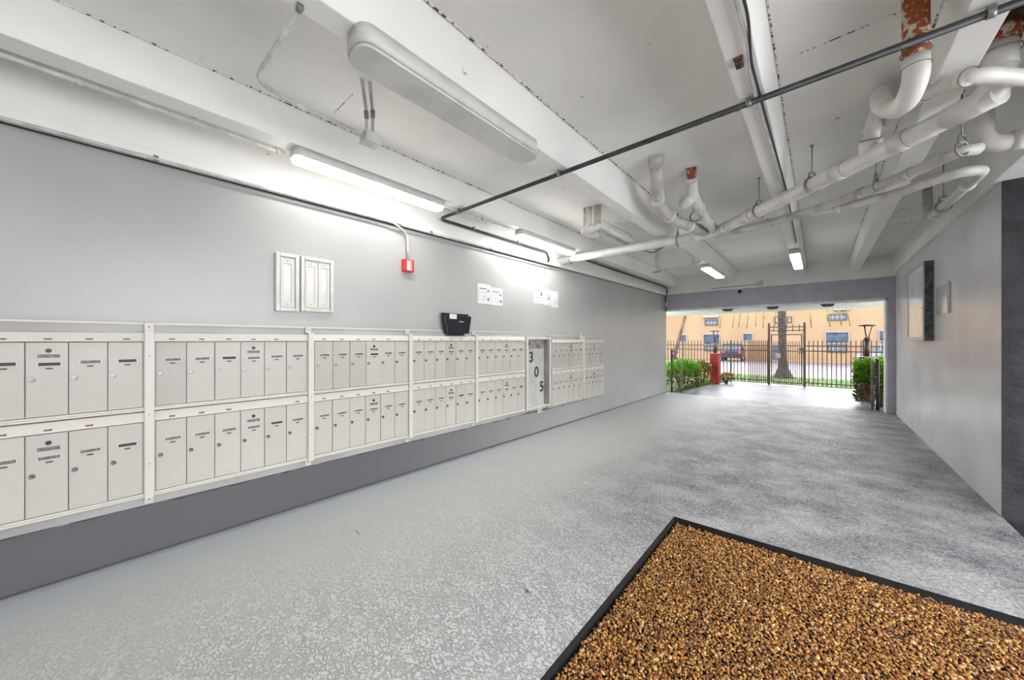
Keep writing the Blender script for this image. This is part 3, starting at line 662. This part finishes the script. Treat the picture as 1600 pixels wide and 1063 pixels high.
# ---------------------------------------------------------------- drain pipes
def coupling(parent, c, d, r, L=.05, m=None, name='coupling'):
    c = Vector(c); d = Vector(d).normalized()
    o = MB().tube([c - d * L / 2, c - d * L / 2, c + d * L / 2, c + d * L / 2], [r * .98, r * 1.09, r * 1.09, r * .98], 20).build(name, m or M['pipe'], parent)
    MB().ring(c + d * (L / 2 + .001), d, r * 1.03, .0022, 20, 5).build('joint_line', M['slot'], parent)
    return o
RM = .058
main = thing('drain_pipe', 'thick white main drain pipe crossing from the left wall to the rusty stack', 'pipe', (0, 0, 0))
P = [Vector((-3.30, 4.76, 2.665)), Vector((-.97, 4.78, 2.68)), Vector((.209, 3.56, 2.68)), Vector((.705, 3.03, 2.68))]
m1 = fillet(P[:2] + [P[2], P[3]], .22, 8)
tubeobj('main_pipe', m1, RM, M['pipe'], main, 20)
for a, dd in (((-1.15, 4.777, 2.679), (1, 0, 0)), ((-.80, 4.605, 2.68), (1, -1.03, 0)), ((-.55, 4.345, 2.68), (1, -1.03, 0)), ((.40, 3.36, 2.68), (1, -1.07, 0)), ((.12, 3.655, 2.68), (1, -1.03, 0))):
    coupling(main, a, dd, RM, .09)
# rusty stack at the right
tubeobj('elbow', fillet([(.56, 3.185, 2.68), (.69, 3.045, 2.68), (.70, 3.03, 2.86)], .12, 8), .062, M['pipe'], main, 20)
tubeobj('stack', [(.70, 3.03, 2.80), (.70, 3.03, 2.935)], .064, M['pipe'], main, 20)
coupling(main, (.70, 3.03, 2.90), (0, 0, 1), .068, .07, M['pipe_grey'])
MB().ring((.70, 3.03, 2.885), (0, 0, 1), .076, .004).build('hose_clamp', M['rod'], main)
x_ = tubeobj('rusted_stub', [(.70, 3.03, 2.925), (.70, 3.03, 3.009)], [.070, .078], M['rust'], main, 20); x_['label'] = 'rust-eaten iron stub of the stack'
x_ = tubeobj('rust_collar', [(.70, 3.03, 2.995), (.70, 3.03, 3.0125)], [.10, .16], M['rust_dark'], main, 20); x_['label'] = 'dark rust ring at the slab'
# rusty iron pipe with trap
A = atd(1431, 90, 1.62); tp = Vector((A.x, A.y, 3.009))
x_ = tubeobj('rusted_pipe', [tp, A], .045, M['rust'], main, 20); x_['label'] = 'orange rusted iron pipe coming down from the slab'
coupling(main, A, (0, 0, 1), .049, .05)
T = [A, atd(1432, 122, 1.62), atd(1418, 158, 1.70), atd(1398, 172, 1.85), atd(1378, 166, 2.02), atd(1374, 148, 2.12), atd(1382, 146, 2.2), atd(1374, 170, 2.3), atd(1363, 200, 2.42), Vector((.262, 3.505, 2.70))]
tubeobj('trap', fillet(T, .10, 5), .046, M['pipe'], main, 18)
coupling(main, atd(1362, 203, 2.43), T[-1] - T[-2], .046, .05); hd_ = (T[-2] - T[-1]).normalized(); tubeobj('wye_socket', [T[-1] - Vector((0, 0, .03)), T[-1] + hd_ * .07, T[-1] + hd_ * .09], [.055, .058, .062], M['pipe'], main, 20)
MB().ring(T[-1] + hd_ * .091, hd_, .054, .005).build('hub_shade_ring', M['slot_dark'], main)  # dark ring paints in the shadow of the open hub
coupling(main, atd(1432, 112, 1.62), (0, 0, 1), .046, .04)
# two stacks behind
S1 = [Vector((-1.07, 3.12, 3.009)), atd(1028, 318, 3.58), atd(1050, 343, 3.9), Vector((-1.03, 4.70, 2.70))]
tubeobj('stack', fillet(S1, .12), .056, M['pipe_grey'], main, 18)
coupling(main, S1[0].lerp(S1[1], .12), S1[1] - S1[0], .062, .05, M['pipe_grey']); coupling(main, S1[0].lerp(S1[1], .9), S1[1] - S1[0], .060, .06)
coupling(main, S1[1].lerp(S1[2], .8), S1[2] - S1[1], .060, .05); coupling(main, S1[2].lerp(S1[3], .5), S1[3] - S1[2], .060, .05)
S2 = [Vector((-.90, 3.575, 3.009)), atd(1082, 306, 3.5), atd(1100, 338, 3.85), Vector((-.93, 4.70, 2.69))]
x_ = tubeobj('stack_top', [S2[0], S2[0].lerp(S2[1], .33)], .043, M['rust'], main, 16); x_['label'] = 'brownish rusted top of the second stack'
tubeobj('stack', fillet([S2[0].lerp(S2[1], .3)] + S2[1:], .1), .050, M['pipe'], main, 18)
cd = (atd(1068, 320, 3.6) - S2[1])
tubeobj('cleanout', [S2[1], S2[1] + cd, S2[1] + cd * 1.15], [.054, .058, .05], M['pipe'], main, 18)
coupling(main, S2[1].lerp(S2[2], .55), S2[2] - S2[1], .055, .05); coupling(main, S2[2].lerp(S2[3], .4), S2[3] - S2[2], .055, .05); coupling(main, S2[0].lerp(S2[1], .36), S2[1] - S2[0], .048, .05)

# thinner pair below / beside
p2 = thing('drain_pipe', 'pair of thinner grey-white drain pipes behind the main one, joining near the middle joist', 'pipe', (0, 0, 0))
q = [at(1118, 368, 2.645), at(1200, 349, 2.645), at(1290, 322, 2.645), at(1345, 302, 2.645), at(1420, 272, 2.64), at(1500, 236, 2.635), Vector((.78, 3.72, 2.645))]
tubeobj('run', fillet(q, .2), .037, M['pipe_grey'], p2, 16)
for a in (1, 3, 4): coupling(p2, q[a], q[a + 1] - q[a - 1], .040, .05, M['pipe_grey'])
v0 = Vector((.80, 3.75, 2.66))
tubeobj('riser', fillet([Vector((.80, 3.75, 3.009)), v0, Vector((1.06, 3.79, 2.665))], .11, 8), .052, M['pipe'], p2, 18)
coupling(p2, (.95, 3.775, 2.664), (1, .15, 0), .056, .07)
p3 = p2
q = [at(1240, 338, 2.635), at(1310, 326, 2.61), at(1400, 303, 2.59), at(1450, 285, 2.585), at(1500, 269, 2.585), Vector((.86, 4.0, 2.585)), Vector((.865, 4.2, 2.59)), Vector((.85, 5.45, 2.64)), Vector((.85, 5.58, 2.65)), Vector((.85, 5.62, 3.009))]
tubeobj('run', fillet(q, .07), .036, M['pipe_grey'], p3, 16)
coupling(p3, (.863, 4.36, 2.597), (0, 1, 0), .040, .06); coupling(p3, q[1], q[2] - q[0], .039, .05, M['pipe_grey']); coupling(p3, (.85, 5.3, 2.63), (0, 1, 0), .040, .05)
# cross vent pipe at the very right
p4 = thing('vent_pipe', 'white pipe passing in front of the rusty stack and out at the right picture edge', 'pipe', (0, 0, 0))
q = [atd(1388, 188, 2.35), atd(1445, 146, 2.0), at(1508, 122, 2.665), at(1540, 117, 2.66), at(1600, 122, 2.66), Vector((1.08, 3.22, 2.69))]
tubeobj('run', fillet(q, .08), .036, M['pipe'], p4, 16)
coupling(p4, q[1], q[2] - q[0], .040, .045); coupling(p4, q[2], q[3] - q[1], .040, .045)
# cluster near the left wall
a0 = at(921, 324, 3.01)
p5 = thing('drain_pipe', 'small cluster of painted pipes dropping from the slab above the lit far light', 'pipe', tuple(a0))
def loc(v): return Vector(v) - a0
zt = 2.79
d0 = (a0.y * CT - a0.x * ST)
tubeobj('drop', [(0, 0, .01), (0, 0, zt - 3.01)], .030, M['pipe'], p5, 14)
tubeobj('drop', [(.09, .03, .01), (.09, .03, zt - 3.01)], .042, M['pipe_grey'], p5, 14)
tubeobj('drop', [(-.055, -.02, .01), (-.055, -.02, zt - 3.01)], .016, M['cond'], p5, 10)
zz = zt - 3.01
tubeobj('trap', fillet([(.09, .03, zz + .03), (.09, .03, zz - .04), (.0, .0, zz - .05), (-.10, .02, zz - .05), (-.10, .12, zz - .055), (-.02, .24, zz - .05)], .06), .040, M['pipe'], p5, 14)
tubeobj('run', fillet([(.09, .03, zz), (.12, .12, zz - .02), (.16, 1.25, zz - .02)], .06), .034, M['pipe'], p5, 14)
tubeobj('run', fillet([(0, .0, zz + .02), (-.02, .1, zz), (.0, 1.15, zz)], .05), .022, M['cond'], p5, 12)
coupling(p5, (.115, .2, zz - .02), (0, 1, 0), .038, .05); coupling(p5, (-.06, .18, zz - .052), (.7, 1, 0), .044, .05)
conduit([tuple(at(942, 345, 3.008)), tuple(at(958, 354, 2.96)), tuple(at(985, 366, 2.95)), tuple(at(993, 380, 2.86))], .006, M['cond'], 'thin looping cable beside the pipe cluster above the far lit light', [], fr=.1)

# hangers: threaded rod and ring
def hanger(c, r, axis, label, zt=3.01):
    o = thing('pipe_hanger', label, 'hanger', tuple(c), 0, 'rod and ring pipe hangers')
    MB().ring((0, 0, .0), axis, r + .009, .0075, 22, 6).build('ring', M['rod'], o)
    MB().ring((0, 0, r + .022), axis, .028, .0065, 16, 6).build('clevis', M['rod'], o)
    tubeobj('rod', [(0, 0, r + .035), (0, 0, zt - c[2])], .0045, M['rod'], o, 8)
    MB().tube([(0, 0, zt - c[2] - .008), (0, 0, zt - c[2])], .014, 8).build('nut', M['rod'], o)
D = (1, -1.03, 0)
hanger((-2.93, 4.765, 2.668), RM, (1, 0, 0), 'ring hanger on the main drain nearest the left wall', 2.77)
hanger((-1.36, 4.775, 2.677), RM, (1, 0, 0), 'ring hanger on the main drain just before its bend')
hanger((-.45, 4.243, 2.68), RM, D, 'ring hanger on the main drain right after its bend')
hanger((-.045, 3.823, 2.68), RM, D, 'ring hanger on the main drain half way to the trap')
hanger((-1.0, 4.17, 2.742), .052, (S2[3] - S2[2]), 'ring hanger on the short second stack above the bend')
hanger(tuple(at(1503, 232, 2.637)), .040, (1, -.9, 0), 'ring hanger left of the big elbow at the right beam')
hanger(tuple(at(1369, 289, 2.643)), .040, (1, -.35, 0), 'ring hanger on the thinner pipe near the middle')
hanger((.853, 5.0, 2.62), .040, (0, 1, 0), 'ring hanger on the lowest pipe where it runs away along the right beam')

# ---------------------------------------------------------------- small debris on the floor
for i, (px, py, lab) in enumerate([(558, 833, 'thin dry twig on the floor in front of the mailboxes'), (823, 925, 'small dark dry leaf scrap on the floor left of the gravel bed'), (502, 853, 'tiny yellow leaf on the floor in front of the mailboxes')]):
    p = at(px, py, .003)
    mb = MB()
    if i == 0: mb.tube([(-.03, 0, .003), (0, .004, .006), (.035, -.003, .003)], .002, 6)
    else:
        for k in range(4 if i == 1 else 1):
            a = k * 1.7; ca, sa = math.cos(a) * .016, math.sin(a) * .016
            mb.add([(0, 0, .001), (ca * .6 - sa * .3, sa * .6 + ca * .3, .006), (ca, sa, .003), (ca * .6 + sa * .3, sa * .6 - ca * .3, .004)], [(0, 1, 2, 3)])
    o = mb.build('leaf' if i else 'twig', [M['twig'], M['twig'], M['frond']][i], None, loc=tuple(p)); tag(o, lab, 'leaf' if i else 'twig')

# ---------------------------------------------------------------- outside: soffit lamps, rails, planting
for (px, py, lab) in ((1137, 484, 'left one of three dark lamps under the porch soffit'), (1207, 479, 'middle one of three dark lamps under the porch soffit'), (1293, 474, 'right one of three dark lamps under the porch soffit')):
    p = at(px, py, 2.15)
    if p.y < 10.35: p = aty(px, py, 10.35)
    o = thing('soffit_lamp', lab, 'lamp', (p.x, p.y, 2.185), 0, 'dark lamps under the porch soffit')
    MB().prism([(-.12, -.001), (.12, -.001), (.09, -.05), (-.08, -.05)], 'y', -.08, .08).build('housing', M['case_side'], o, .004)
    B(-.06, .07, -.06, .06, -.057, -.0505).build('lens', M['slot'], o)

r = thing('handrail', 'bent metal handrail beside the left edge of the opening', 'handrail', (-2.96, 9.93, 0))
tubeobj('post', [(-.02, 0, 0), (-.02, 0, 1.14)], .025, M['rail_dark'], r)
tubeobj('rail', fillet([(-.02, 0, 1.0), (.10, .02, .93), (.215, .04, .72), (.215, .04, 0)], .12), .021, M['rail'], r)
tubeobj('brace', [(-.02, 0, .58), (.215, .04, .33)], .015, M['rail'], r)
tubeobj('scroll', fillet([(-.02, 0, 1.10), (.05, .1, 1.12), (.11, .15, 1.08), (.05, .1, 1.04)], .04), .015, M['rail'], r)
r = thing('handrail', 'flat looped metal handrail in front of the right hedge', 'handrail', (.835, 10.12, 0))
tubeobj('rail', fillet([(-.03, 0, 0), (-.03, 0, .98), (.0, .12, 1.06), (.06, .14, 1.0), (.06, .14, 0)], .06), .022, M['rail'], r)
tubeobj('post', [(.045, -.03, 0), (.045, -.03, 1.02)], .028, M['rail_dark'], r)
tubeobj('brace', [(-.03, 0, .62), (-.01, .07, .56), (-.01, .07, .3), (-.03, 0, .24)], .012, M['rail'], r)

def bush(label, cx, cy, rx, ry, h, n, mats, leaf=.05, name='bush', seed=1, group=None):
    rng = random.Random(seed); r = thing(name, label, 'bush', (cx, cy, 0), 0, group)
    low, top = MB(), MB()
    for k in range(n):
        u, v = rng.uniform(0, 2 * PI), rng.random() ** .5
        q = rng.uniform(.75, 1.02); zz = (1 - (1 - v) ** 1.6)
        ph = rng.uniform(-.1, PI / 2)
        x = rx * math.cos(u) * min(1, math.cos(ph) * 1.5) * q; y = ry * math.sin(u) * min(1, math.cos(ph) * 1.5) * q
        z = h * (.5 + .48 * math.sin(ph * 1.0) * q) if rng.random() < .6 else h * rng.uniform(.06, .95)
        z += rng.uniform(-.02, .06) * h
        c_ = Vector((x, y, max(.02, z)))
        d = Vector((x / rx + rng.uniform(-.6, .6), y / ry + rng.uniform(-.6, .6), rng.uniform(0, 1.3))).normalized()
        sd = d.cross(Vector((rng.uniform(-1, 1), rng.uniform(-1, 1), rng.uniform(-1, 1)))).normalized()
        L = leaf * rng.uniform(.7, 1.4); nn = d.cross(sd) * L * .15
        mb = top if (z > h * rng.uniform(.35, .75)) else low
        mb.add([c_, c_ + d * L * .5 + sd * L * .28 + nn, c_ + d * L, c_ + d * L * .5 - sd * L * .28 + nn], [(0, 1, 2, 3)])
    o = top.build('foliage', mats[0], r); o['kind'] = 'stuff'; o = low.build('lower_foliage', mats[1], r); o['kind'] = 'stuff'
    st = MB()
    for k in range(9):
        a = rng.uniform(0, 2 * PI); st.tube([(rx * .2 * math.cos(a), ry * .2 * math.sin(a), -.02), (rx * .6 * math.cos(a), ry * .6 * math.sin(a), h * .7)], .010, 6)
    st.build('stems', M['twig'], r)
    return r
bush('rounded bright green bush beside the left handrail', -2.96, 10.85, .40, .62, .80, 6000, (M['leaf'], M['leaf_low']), seed=3)
bush('bright green hedge squeezed between the right handrail and the jamb', .96, 10.62, .38, .42, 1.0, 9000, (M['leaf'], M['leaf_low']), seed=4)
bush('small reddish brown and yellow croton plant left of the red pillar', -2.78, 12.35, .17, .22, .68, 420, (M['croton'], M['croton']), .11, 'croton_plant', 5)
bush('low dark orange leaved plant behind the right foot of the red pillar', -2.26, 13.1, .14, .16, .30, 130, (M['croton'], M['leaf_low']), .09, 'croton_plant', 6)
gr = MB(); rg = random.Random(9)
for k in range(5200):
    if rg.random() < .35: x, y = rg.uniform(-3.0, -2.42), rg.uniform(10.3, 13.4); x = min(x, -2.87 + (y - 10.2) * .13 - .02)
    else: x, y = rg.uniform(-5.5, 2.6), rg.uniform(14.1, 16.6)
    a = rg.uniform(0, PI); h = rg.uniform(.04, .11); dx, dy = math.cos(a) * .008, math.sin(a) * .008
    gr.add([(x - dx, y - dy, .01), (x + dx, y + dy, .01), (x + rg.uniform(-.03, .03), y + rg.uniform(-.03, .03), h)], [(0, 1, 2)])
o = gr.build('grass', M['blade']); tag(o, 'short green grass along the fence and beside the walkway', 'grass', None, 'stuff')

def pillar(x, y, h, label, wd=.24):
    r = thing('block_pillar', label, 'pillar', (x, y, 0), 0, 'red painted block pillars'); k = int(round(h / .2)); bh = h / k
    for i in range(k):
        B(-wd / 2, wd / 2, -wd / 2, wd / 2, i * bh + .004, (i + 1) * bh - .004).build('block', M['brick'], r, .008)
    B(-wd / 2 + .01, wd / 2 - .01, -wd / 2 + .01, wd / 2 - .01, -.02, h - .01).build('core', M['brick'], r)
def path_lamp(x, y, z, label, H=.74):
    r = thing('path_lamp', label, 'lamp', (x, y, z + .002), 0, 'flat topped lamps on the red pillars')
    MB().tube([(0, 0, 0), (0, 0, H * .52)], .045, 12).build('pole', M['lamp'], r)
    MB().tube([(0, 0, H * .50), (0, 0, H * .58)], .055, 12).build('socket', M['lamp'], r)
    for a in (0, 2.1, 4.2): tubeobj('strut', [(.02 * math.cos(a), .02 * math.sin(a), H * .56), (.085 * math.cos(a), .085 * math.sin(a), H * .95)], .009, M['lamp'], r, 8)
    MB().tube([(0, 0, H * .94), (0, 0, H * .97), (0, 0, H)], [.145, .15, .05], 24).build('cap', M['lamp'], r)
pillar(-2.52, 12.78, .98, 'red painted block pillar beside the croton, left of the gate')
path_lamp(-2.52, 12.78, .98, 'flat topped lamp on the red pillar left of the gate')
pillar(.825, 11.42, 1.02, 'red painted block pillar behind the right hedge')
path_lamp(.825, 11.42, 1.02, 'flat topped lamp on the red pillar behind the right hedge')

# ---------------------------------------------------------------- fence and gate
FY = 13.66
picket_cache = {}
def picket(parent, x, z0, z1, hw=.011, name='picket'):
    key = (round(z1 - z0, 3), hw)
    if key not in picket_cache:
        mb = MB().box(-hw, hw, -hw, hw, 0, z1 - z0 - .03)
        mb.add([(-hw, -hw, z1 - z0 - .03), (hw, -hw, z1 - z0 - .03), (hw, hw, z1 - z0 - .03), (-hw, hw, z1 - z0 - .03), (0, 0, z1 - z0)], [(0, 1, 4), (1, 2, 4), (2, 3, 4), (3, 0, 4)])
        o = mb.build(name, M['fence'], parent); picket_cache[key] = o.data
    else:
        o = bpy.data.objects.new(name, picket_cache[key]); C.objects.link(o); o.parent = parent
    o.location = (x, 0, z0); return o
def fence(x0, x1, label, pitch, posts, dense=None):
    r = thing('metal_fence', label, 'fence', (x0, FY, 0), 0, 'brown metal picket fence either side of the gate')
    for z in (.13, 1.07, 1.22): B(0, x1 - x0, -.016, .016, z - .016, z + .016).build('rail', M['fence'], r)
    x = pitch * .7
    while x < x1 - x0 - .02:
        if not any(abs(x - (p - x0)) < .05 for p in posts): picket(r, x, .04, 1.40)
        x += pitch if not (dense and x + x0 > dense) else pitch * .5
    for p in posts: B(p - x0 - .022, p - x0 + .022, -.022, .022, -.03, 1.40).build('post', M['fence'], r, .003)
fence(-6.6, -1.21, 'brown metal picket fence left of the gate', .10, [-6.0, -3.72, -2.22], dense=-1.82)
fence(-.30, 3.2, 'brown metal picket fence right of the gate', .10, [.92, 2.4])
g = thing('gate', 'taller brown metal pedestrian gate with picket crest in the fence', 'gate', (-1.19, FY, 0)); GW = .86
for x in (0, GW): B(x - .03, x + .03, -.03, .03, -.03, 1.93).build('gate_post', M['fence'], g, .004)
for z in (1.80, 1.69): B(.03, GW - .03, -.016, .016, z - .014, z + .014).build('top_rail', M['fence'], g)
for k in range(5): picket(g, .12 + k * .155, 1.65, 1.90)
lf = B(.05, .08, -.015, .015, .08, 1.58)
lf.box(GW - .08, GW - .05, -.015, .015, .08, 1.58); lf.box(.08, GW - .08, -.015, .015, 1.55, 1.58); lf.box(.08, GW - .08, -.015, .015, .08, .11); lf.box(.08, GW - .08, -.015, .015, 1.05, 1.075); lf.box(.08, GW - .08, -.015, .015, 1.21, 1.235)
lf.build('leaf_frame', M['fence'], g)
for k in range(13): picket(g, .12 + k * .052, .05, 1.38, .008)
B(GW - .14, GW - .03, -.05, -.016, 1.0, 1.16).build('latch', M['case_side'], g)
o = B(-.06, .06, -.004, .004, -.075, .075).build('sign', M['awning'], None, loc=tuple(aty(1216, 556, FY - .03))); tag(o, 'small pale square sign hung on the gate pickets', 'sign')

# ---------------------------------------------------------------- trees
def palm():
    b = at(1223, 590, 0.01); b = Vector((b.x, 16.2, 0)); b.x = aty(1224, 590, 16.2).x
    r = thing('palm_tree', 'palm tree with a dark flared trunk standing behind the gate', 'tree', tuple(b))
    zs = [-.05, .08, .2, .38, .7, 1.1, 1.8, 2.6, 3.3, 4.05]; rs = [.33, .29, .22, .16, .125, .12, .12, .118, .11, .10]
    pts = []; rr = []
    for i in range(60):
        z = -.05 + 4.1 * i / 59; k = np.interp(z, zs, rs); pts.append((-.02 * z, 0, z)); rr.append(float(k * (1 + .05 * (i % 2))))
    MB().tube(pts, rr, 16).build('trunk', M['trunk'], r)
    rg = random.Random(2)
    for k in range(13):
        a = 2 * PI * k / 13 + rg.uniform(-.15, .15); L = rg.uniform(2.0, 2.7); mb = MB()
        sp = []
        for i in range(13):
            t_ = i / 12; rad = L * math.sin(min(t_ * 1.25, 1.45)) * .75; z = 3.95 + .75 * math.sin(t_ * 2.0) * .9 - 2.7 * t_ ** 2.2
            sp.append(Vector((rad * math.cos(a) - .1, rad * math.sin(a), z)))
        mb.tube(sp, .015, 5)
        for i in range(2, 13):
            for s_ in (-1, 1):
                for j in (0,):
                    q_ = sp[i - 1].lerp(sp[i], j); d = (sp[i] - sp[i - 1]).normalized(); sd = d.cross(Vector((0, 0, 1))).normalized() * s_
                    e = q_ + sd * .20 + d * .16 + Vector((0, 0, -.10)); mb.add([q_, q_ + d * .035, e], [(0, 1, 2)])
        mb.build('frond', M['frond'], r)
palm()
y_ = 15.2; b0 = aty(1050, 571, y_); b1 = aty(1071, 492, y_); b0.z = 0; dx = (b1 - aty(1050, 571, y_))
top = aty(1050, 571, y_) + dx * 2.2; gp = aty(1050, 571, y_) - dx * ((aty(1050, 571, y_).z) / dx.z)
r = thing('leaning_tree', 'slender pale trunk leaning right behind the left end of the fence', 'tree', (gp.x, y_, 0))
tubeobj('trunk', [Vector((0, 0, -.03)), (b1 - gp) * .5, (top - gp)], [.085, .07, .055], M['trunk2'], r)
rg = random.Random(4)
for k in range(7):
    a = k * .9; e = (top - gp) + Vector((math.cos(a) * .9, math.sin(a) * .9, .4 * math.sin(k))); mb = MB().tube([top - gp, (top - gp).lerp(e, .5) + Vector((0, 0, .25)), e], .02, 6)
    for j in range(26):
        q_ = (top - gp).lerp(e, rg.uniform(.4, 1.05)) + Vector((rg.gauss(0, .12), rg.gauss(0, .12), rg.gauss(.05, .12))); d = Vector((rg.gauss(0, 1), rg.gauss(0, 1), -.5)).normalized() * .16; s_ = d.orthogonal().normalized() * .03
        mb.add([q_, q_ + d * .5 + s_, q_ + d, q_ + d * .5 - s_], [(0, 1, 2, 3)])
    mb.build('branch', M['leaf_low'], r)

# ---------------------------------------------------------------- building across the street
BY = 47.0
def sl(y): return -.01 - .86 * (y - 16.9) / 29.1
b = thing('apartment_building', 'peach stucco apartment building across the street', 'building', (0, BY, 0))
B(-42, 26, 0, 8, -1.2, 7.2).build('wall', M['orange'], b)
B(-42.3, 26.3, -.4, 8.3, 7.2, 7.45).build('roof_edge', M['trimw'], b)
def bwin(px0, px1, py0, py1, kind='win'):
    a, c_ = aty(px0, py1, BY), aty(px1, py0, BY); x0, x1, z0, z1 = a.x, c_.x, a.z, c_.z
    o = MB().box(x0 - .08, x0, -.08, .0, z0 - .08, z1 + .08).box(x1, x1 + .08, -.08, 0, z0 - .08, z1 + .08).box(x0, x1, -.08, 0, z1, z1 + .08).box(x0, x1, -.08, 0, z0 - .08, z0).build('window', M['winframe'] if kind != 'grille' else M['rail_dark'], b)
    B(x0, x1, -.03, -.004, z0, z1).build('pane', M['win'] if kind != 'grille' else M['slat'], o)
    n_ = 3 if kind == 'win' else 4
    for k in range(1, n_):
        if kind == 'win':
            z = z0 + (z1 - z0) * k / n_; B(x0, x1, -.05, -.031, z - .03, z + .03).build('glazing_bar', M['slat'], o)
        else:
            x = x0 + (x1 - x0) * k / n_; B(x - .03, x + .03, -.05, -.031, z0, z1).build('glazing_bar', M['winframe'], o)
    if kind == 'grille':
        z = (z0 + z1) / 2; B(x0, x1, -.055, -.0505, z - .03, z + .03).build('glazing_bar', M['winframe'], o)
for q in ((1062.5, 1072, 524, 533.5), (1099.5, 1124, 523, 538), (1161.5, 1175.5, 522, 532), (1290.5, 1325.5, 519.5, 536), (1374, 1392, 517.5, 532)): bwin(*q)
for q in ((1102.5, 1121, 542, 547.5), (1102.5, 1121, 500.5, 508), (1211, 1216, 496, 504), (1231.5, 1235.5, 496, 503.5), (1294.5, 1322, 540.5, 549.5), (1294.5, 1322, 491.5, 500)): bwin(*q, 'grille')
for (x0, x1, y0, y1) in ((1099, 1123, 492.5, 497), (1303, 1327, 480, 485.5)):
    a, c_ = aty(x0, y1, BY), aty(x1, y0, BY); MB().prism([(-.35, a.z), (0, c_.z), (0, a.z)], 'x', a.x, c_.x).build('awning', M['awning'], b)
a, c_ = aty(1206, 561, BY), aty(1219, 541, BY)
o = B(a.x, c_.x, -.06, -.003, -.87, c_.z).build('door', M['slat'], b); B(a.x + .15, c_.x - .15, -.07, -.061, .5, c_.z - .15).build('door_pane', M['win'], o)
a, c_ = aty(1166, 561, BY - 1.0), aty(1199, 543, BY - 1.0)
o = thing('low_wall', 'low ochre garden wall in front of the peach building', 'wall', ((a.x + c_.x) / 2, BY - 1.0, 0)); wv = (c_.x - a.x) / 2
B(-wv, wv, -.1, .1, -1.0, c_.z).build('wall_body', M['orange_dark'], o); B(-wv - .05, wv + .05, -.14, .14, c_.z + .001, c_.z + .08).build('cap', M['orange'], o)

# ---------------------------------------------------------------- vehicles
def vehicle(name, label, cat, loc_, rz, L, Wd, prof, roof, paint, wheel_r, wheels):
    r = thing(name, label, cat, loc_, rz)
    MB().prism(prof, 'y', -Wd / 2, Wd / 2).build('body', paint, r, .05)
    k = Wd / 2 - .10
    g_ = MB(); n = len(roof)
    g_.add([(x, s_ * (Wd / 2 - .03 - (.16 if z > roof[0][1] + .1 else 0)), z) for s_ in (-1, 1) for (x, z) in roof],
           [tuple(range(n)), tuple(reversed(range(n, 2 * n)))] + [(i, i + n, (i + 1) % n + n, (i + 1) % n) for i in range(n)])
    g_.build('cabin_glass', M['carglass'], r, .02)
    xs = [p[0] for p in roof if p[1] > roof[0][1] + .1]; zt_ = max(p[1] for p in roof)
    B(min(xs) + .03, max(xs) - .03, -Wd / 2 + .2, Wd / 2 - .2, zt_ - .01, zt_ + .05).build('roof', paint, r, .02)
    for x in [min(xs) + .1, (min(xs) + max(xs)) / 2, max(xs) - .1]:
        for s_ in (-1, 1): tubeobj('door_pillar', [(x, s_ * (Wd / 2 - .02), roof[0][1]), (x, s_ * (Wd / 2 - .17), zt_)], .045, paint, r, 8)
    for x in wheels:
        for s_ in (-1, 1):
            wl = MB().tube([(x, s_ * (Wd / 2 - .2), wheel_r), (x, s_ * (Wd / 2 + .015), wheel_r)], wheel_r, 24).build('wheel', M['tyre'], r)
            MB().tube([(x, s_ * (Wd / 2 + .0155), wheel_r), (x, s_ * (Wd / 2 + .03), wheel_r)], wheel_r * .6, 18).build('hub', M['silver'], wl)
    for s_ in (-1, 1):
        B(-L / 2 - .02, -L / 2 + .06, s_ * (Wd / 2 - .22) - .12, s_ * (Wd / 2 - .22) + .12, .85, 1.1).build('tail_lamp', M['redlamp'], r, .01)
        B(L / 2 - .08, L / 2 + .01, s_ * (Wd / 2 - .25) - .14, s_ * (Wd / 2 - .25) + .14, .70, .86).build('headlamp', M['white'], r, .01)
    return r
suv_prof = [(-2.2, .4), (-2.22, 1.05), (1.0, 1.08), (2.1, .98), (2.2, .7), (2.2, .38)]
suv_roof = [(-2.15, 1.07), (-2.0, 1.72), (.35, 1.74), (1.05, 1.08)]
p = aty(1146, 562, 42.4)
vehicle('suv', 'dark blue parked vehicle behind the left fence, seen past the red pillar', 'car', (p.x, 42.4, sl(42.4)), PI / 2 + .08, 4.4, 1.8, suv_prof, suv_roof, M['suv'], .34, (-1.35, 1.4))
car_prof = [(-2.2, .34), (-2.25, .86), (-1.7, .90), (1.6, .90), (2.1, .78), (2.2, .6), (2.2, .32)]
car_roof = [(-2.1, .89), (-1.9, 1.44), (.9, 1.46), (1.7, .89)]
p = aty(1336, 566, 42)
vehicle('car', 'pale silver car parked in front of the peach building, behind the right pillar lamp', 'car', (p.x + 2.3, 42.4, sl(42.4)), PI, 4.4, 1.8, [(a, z * 1.2) for a, z in car_prof], [(a, z * 1.2) for a, z in car_roof], M['car'], .36, (-1.35, 1.4))
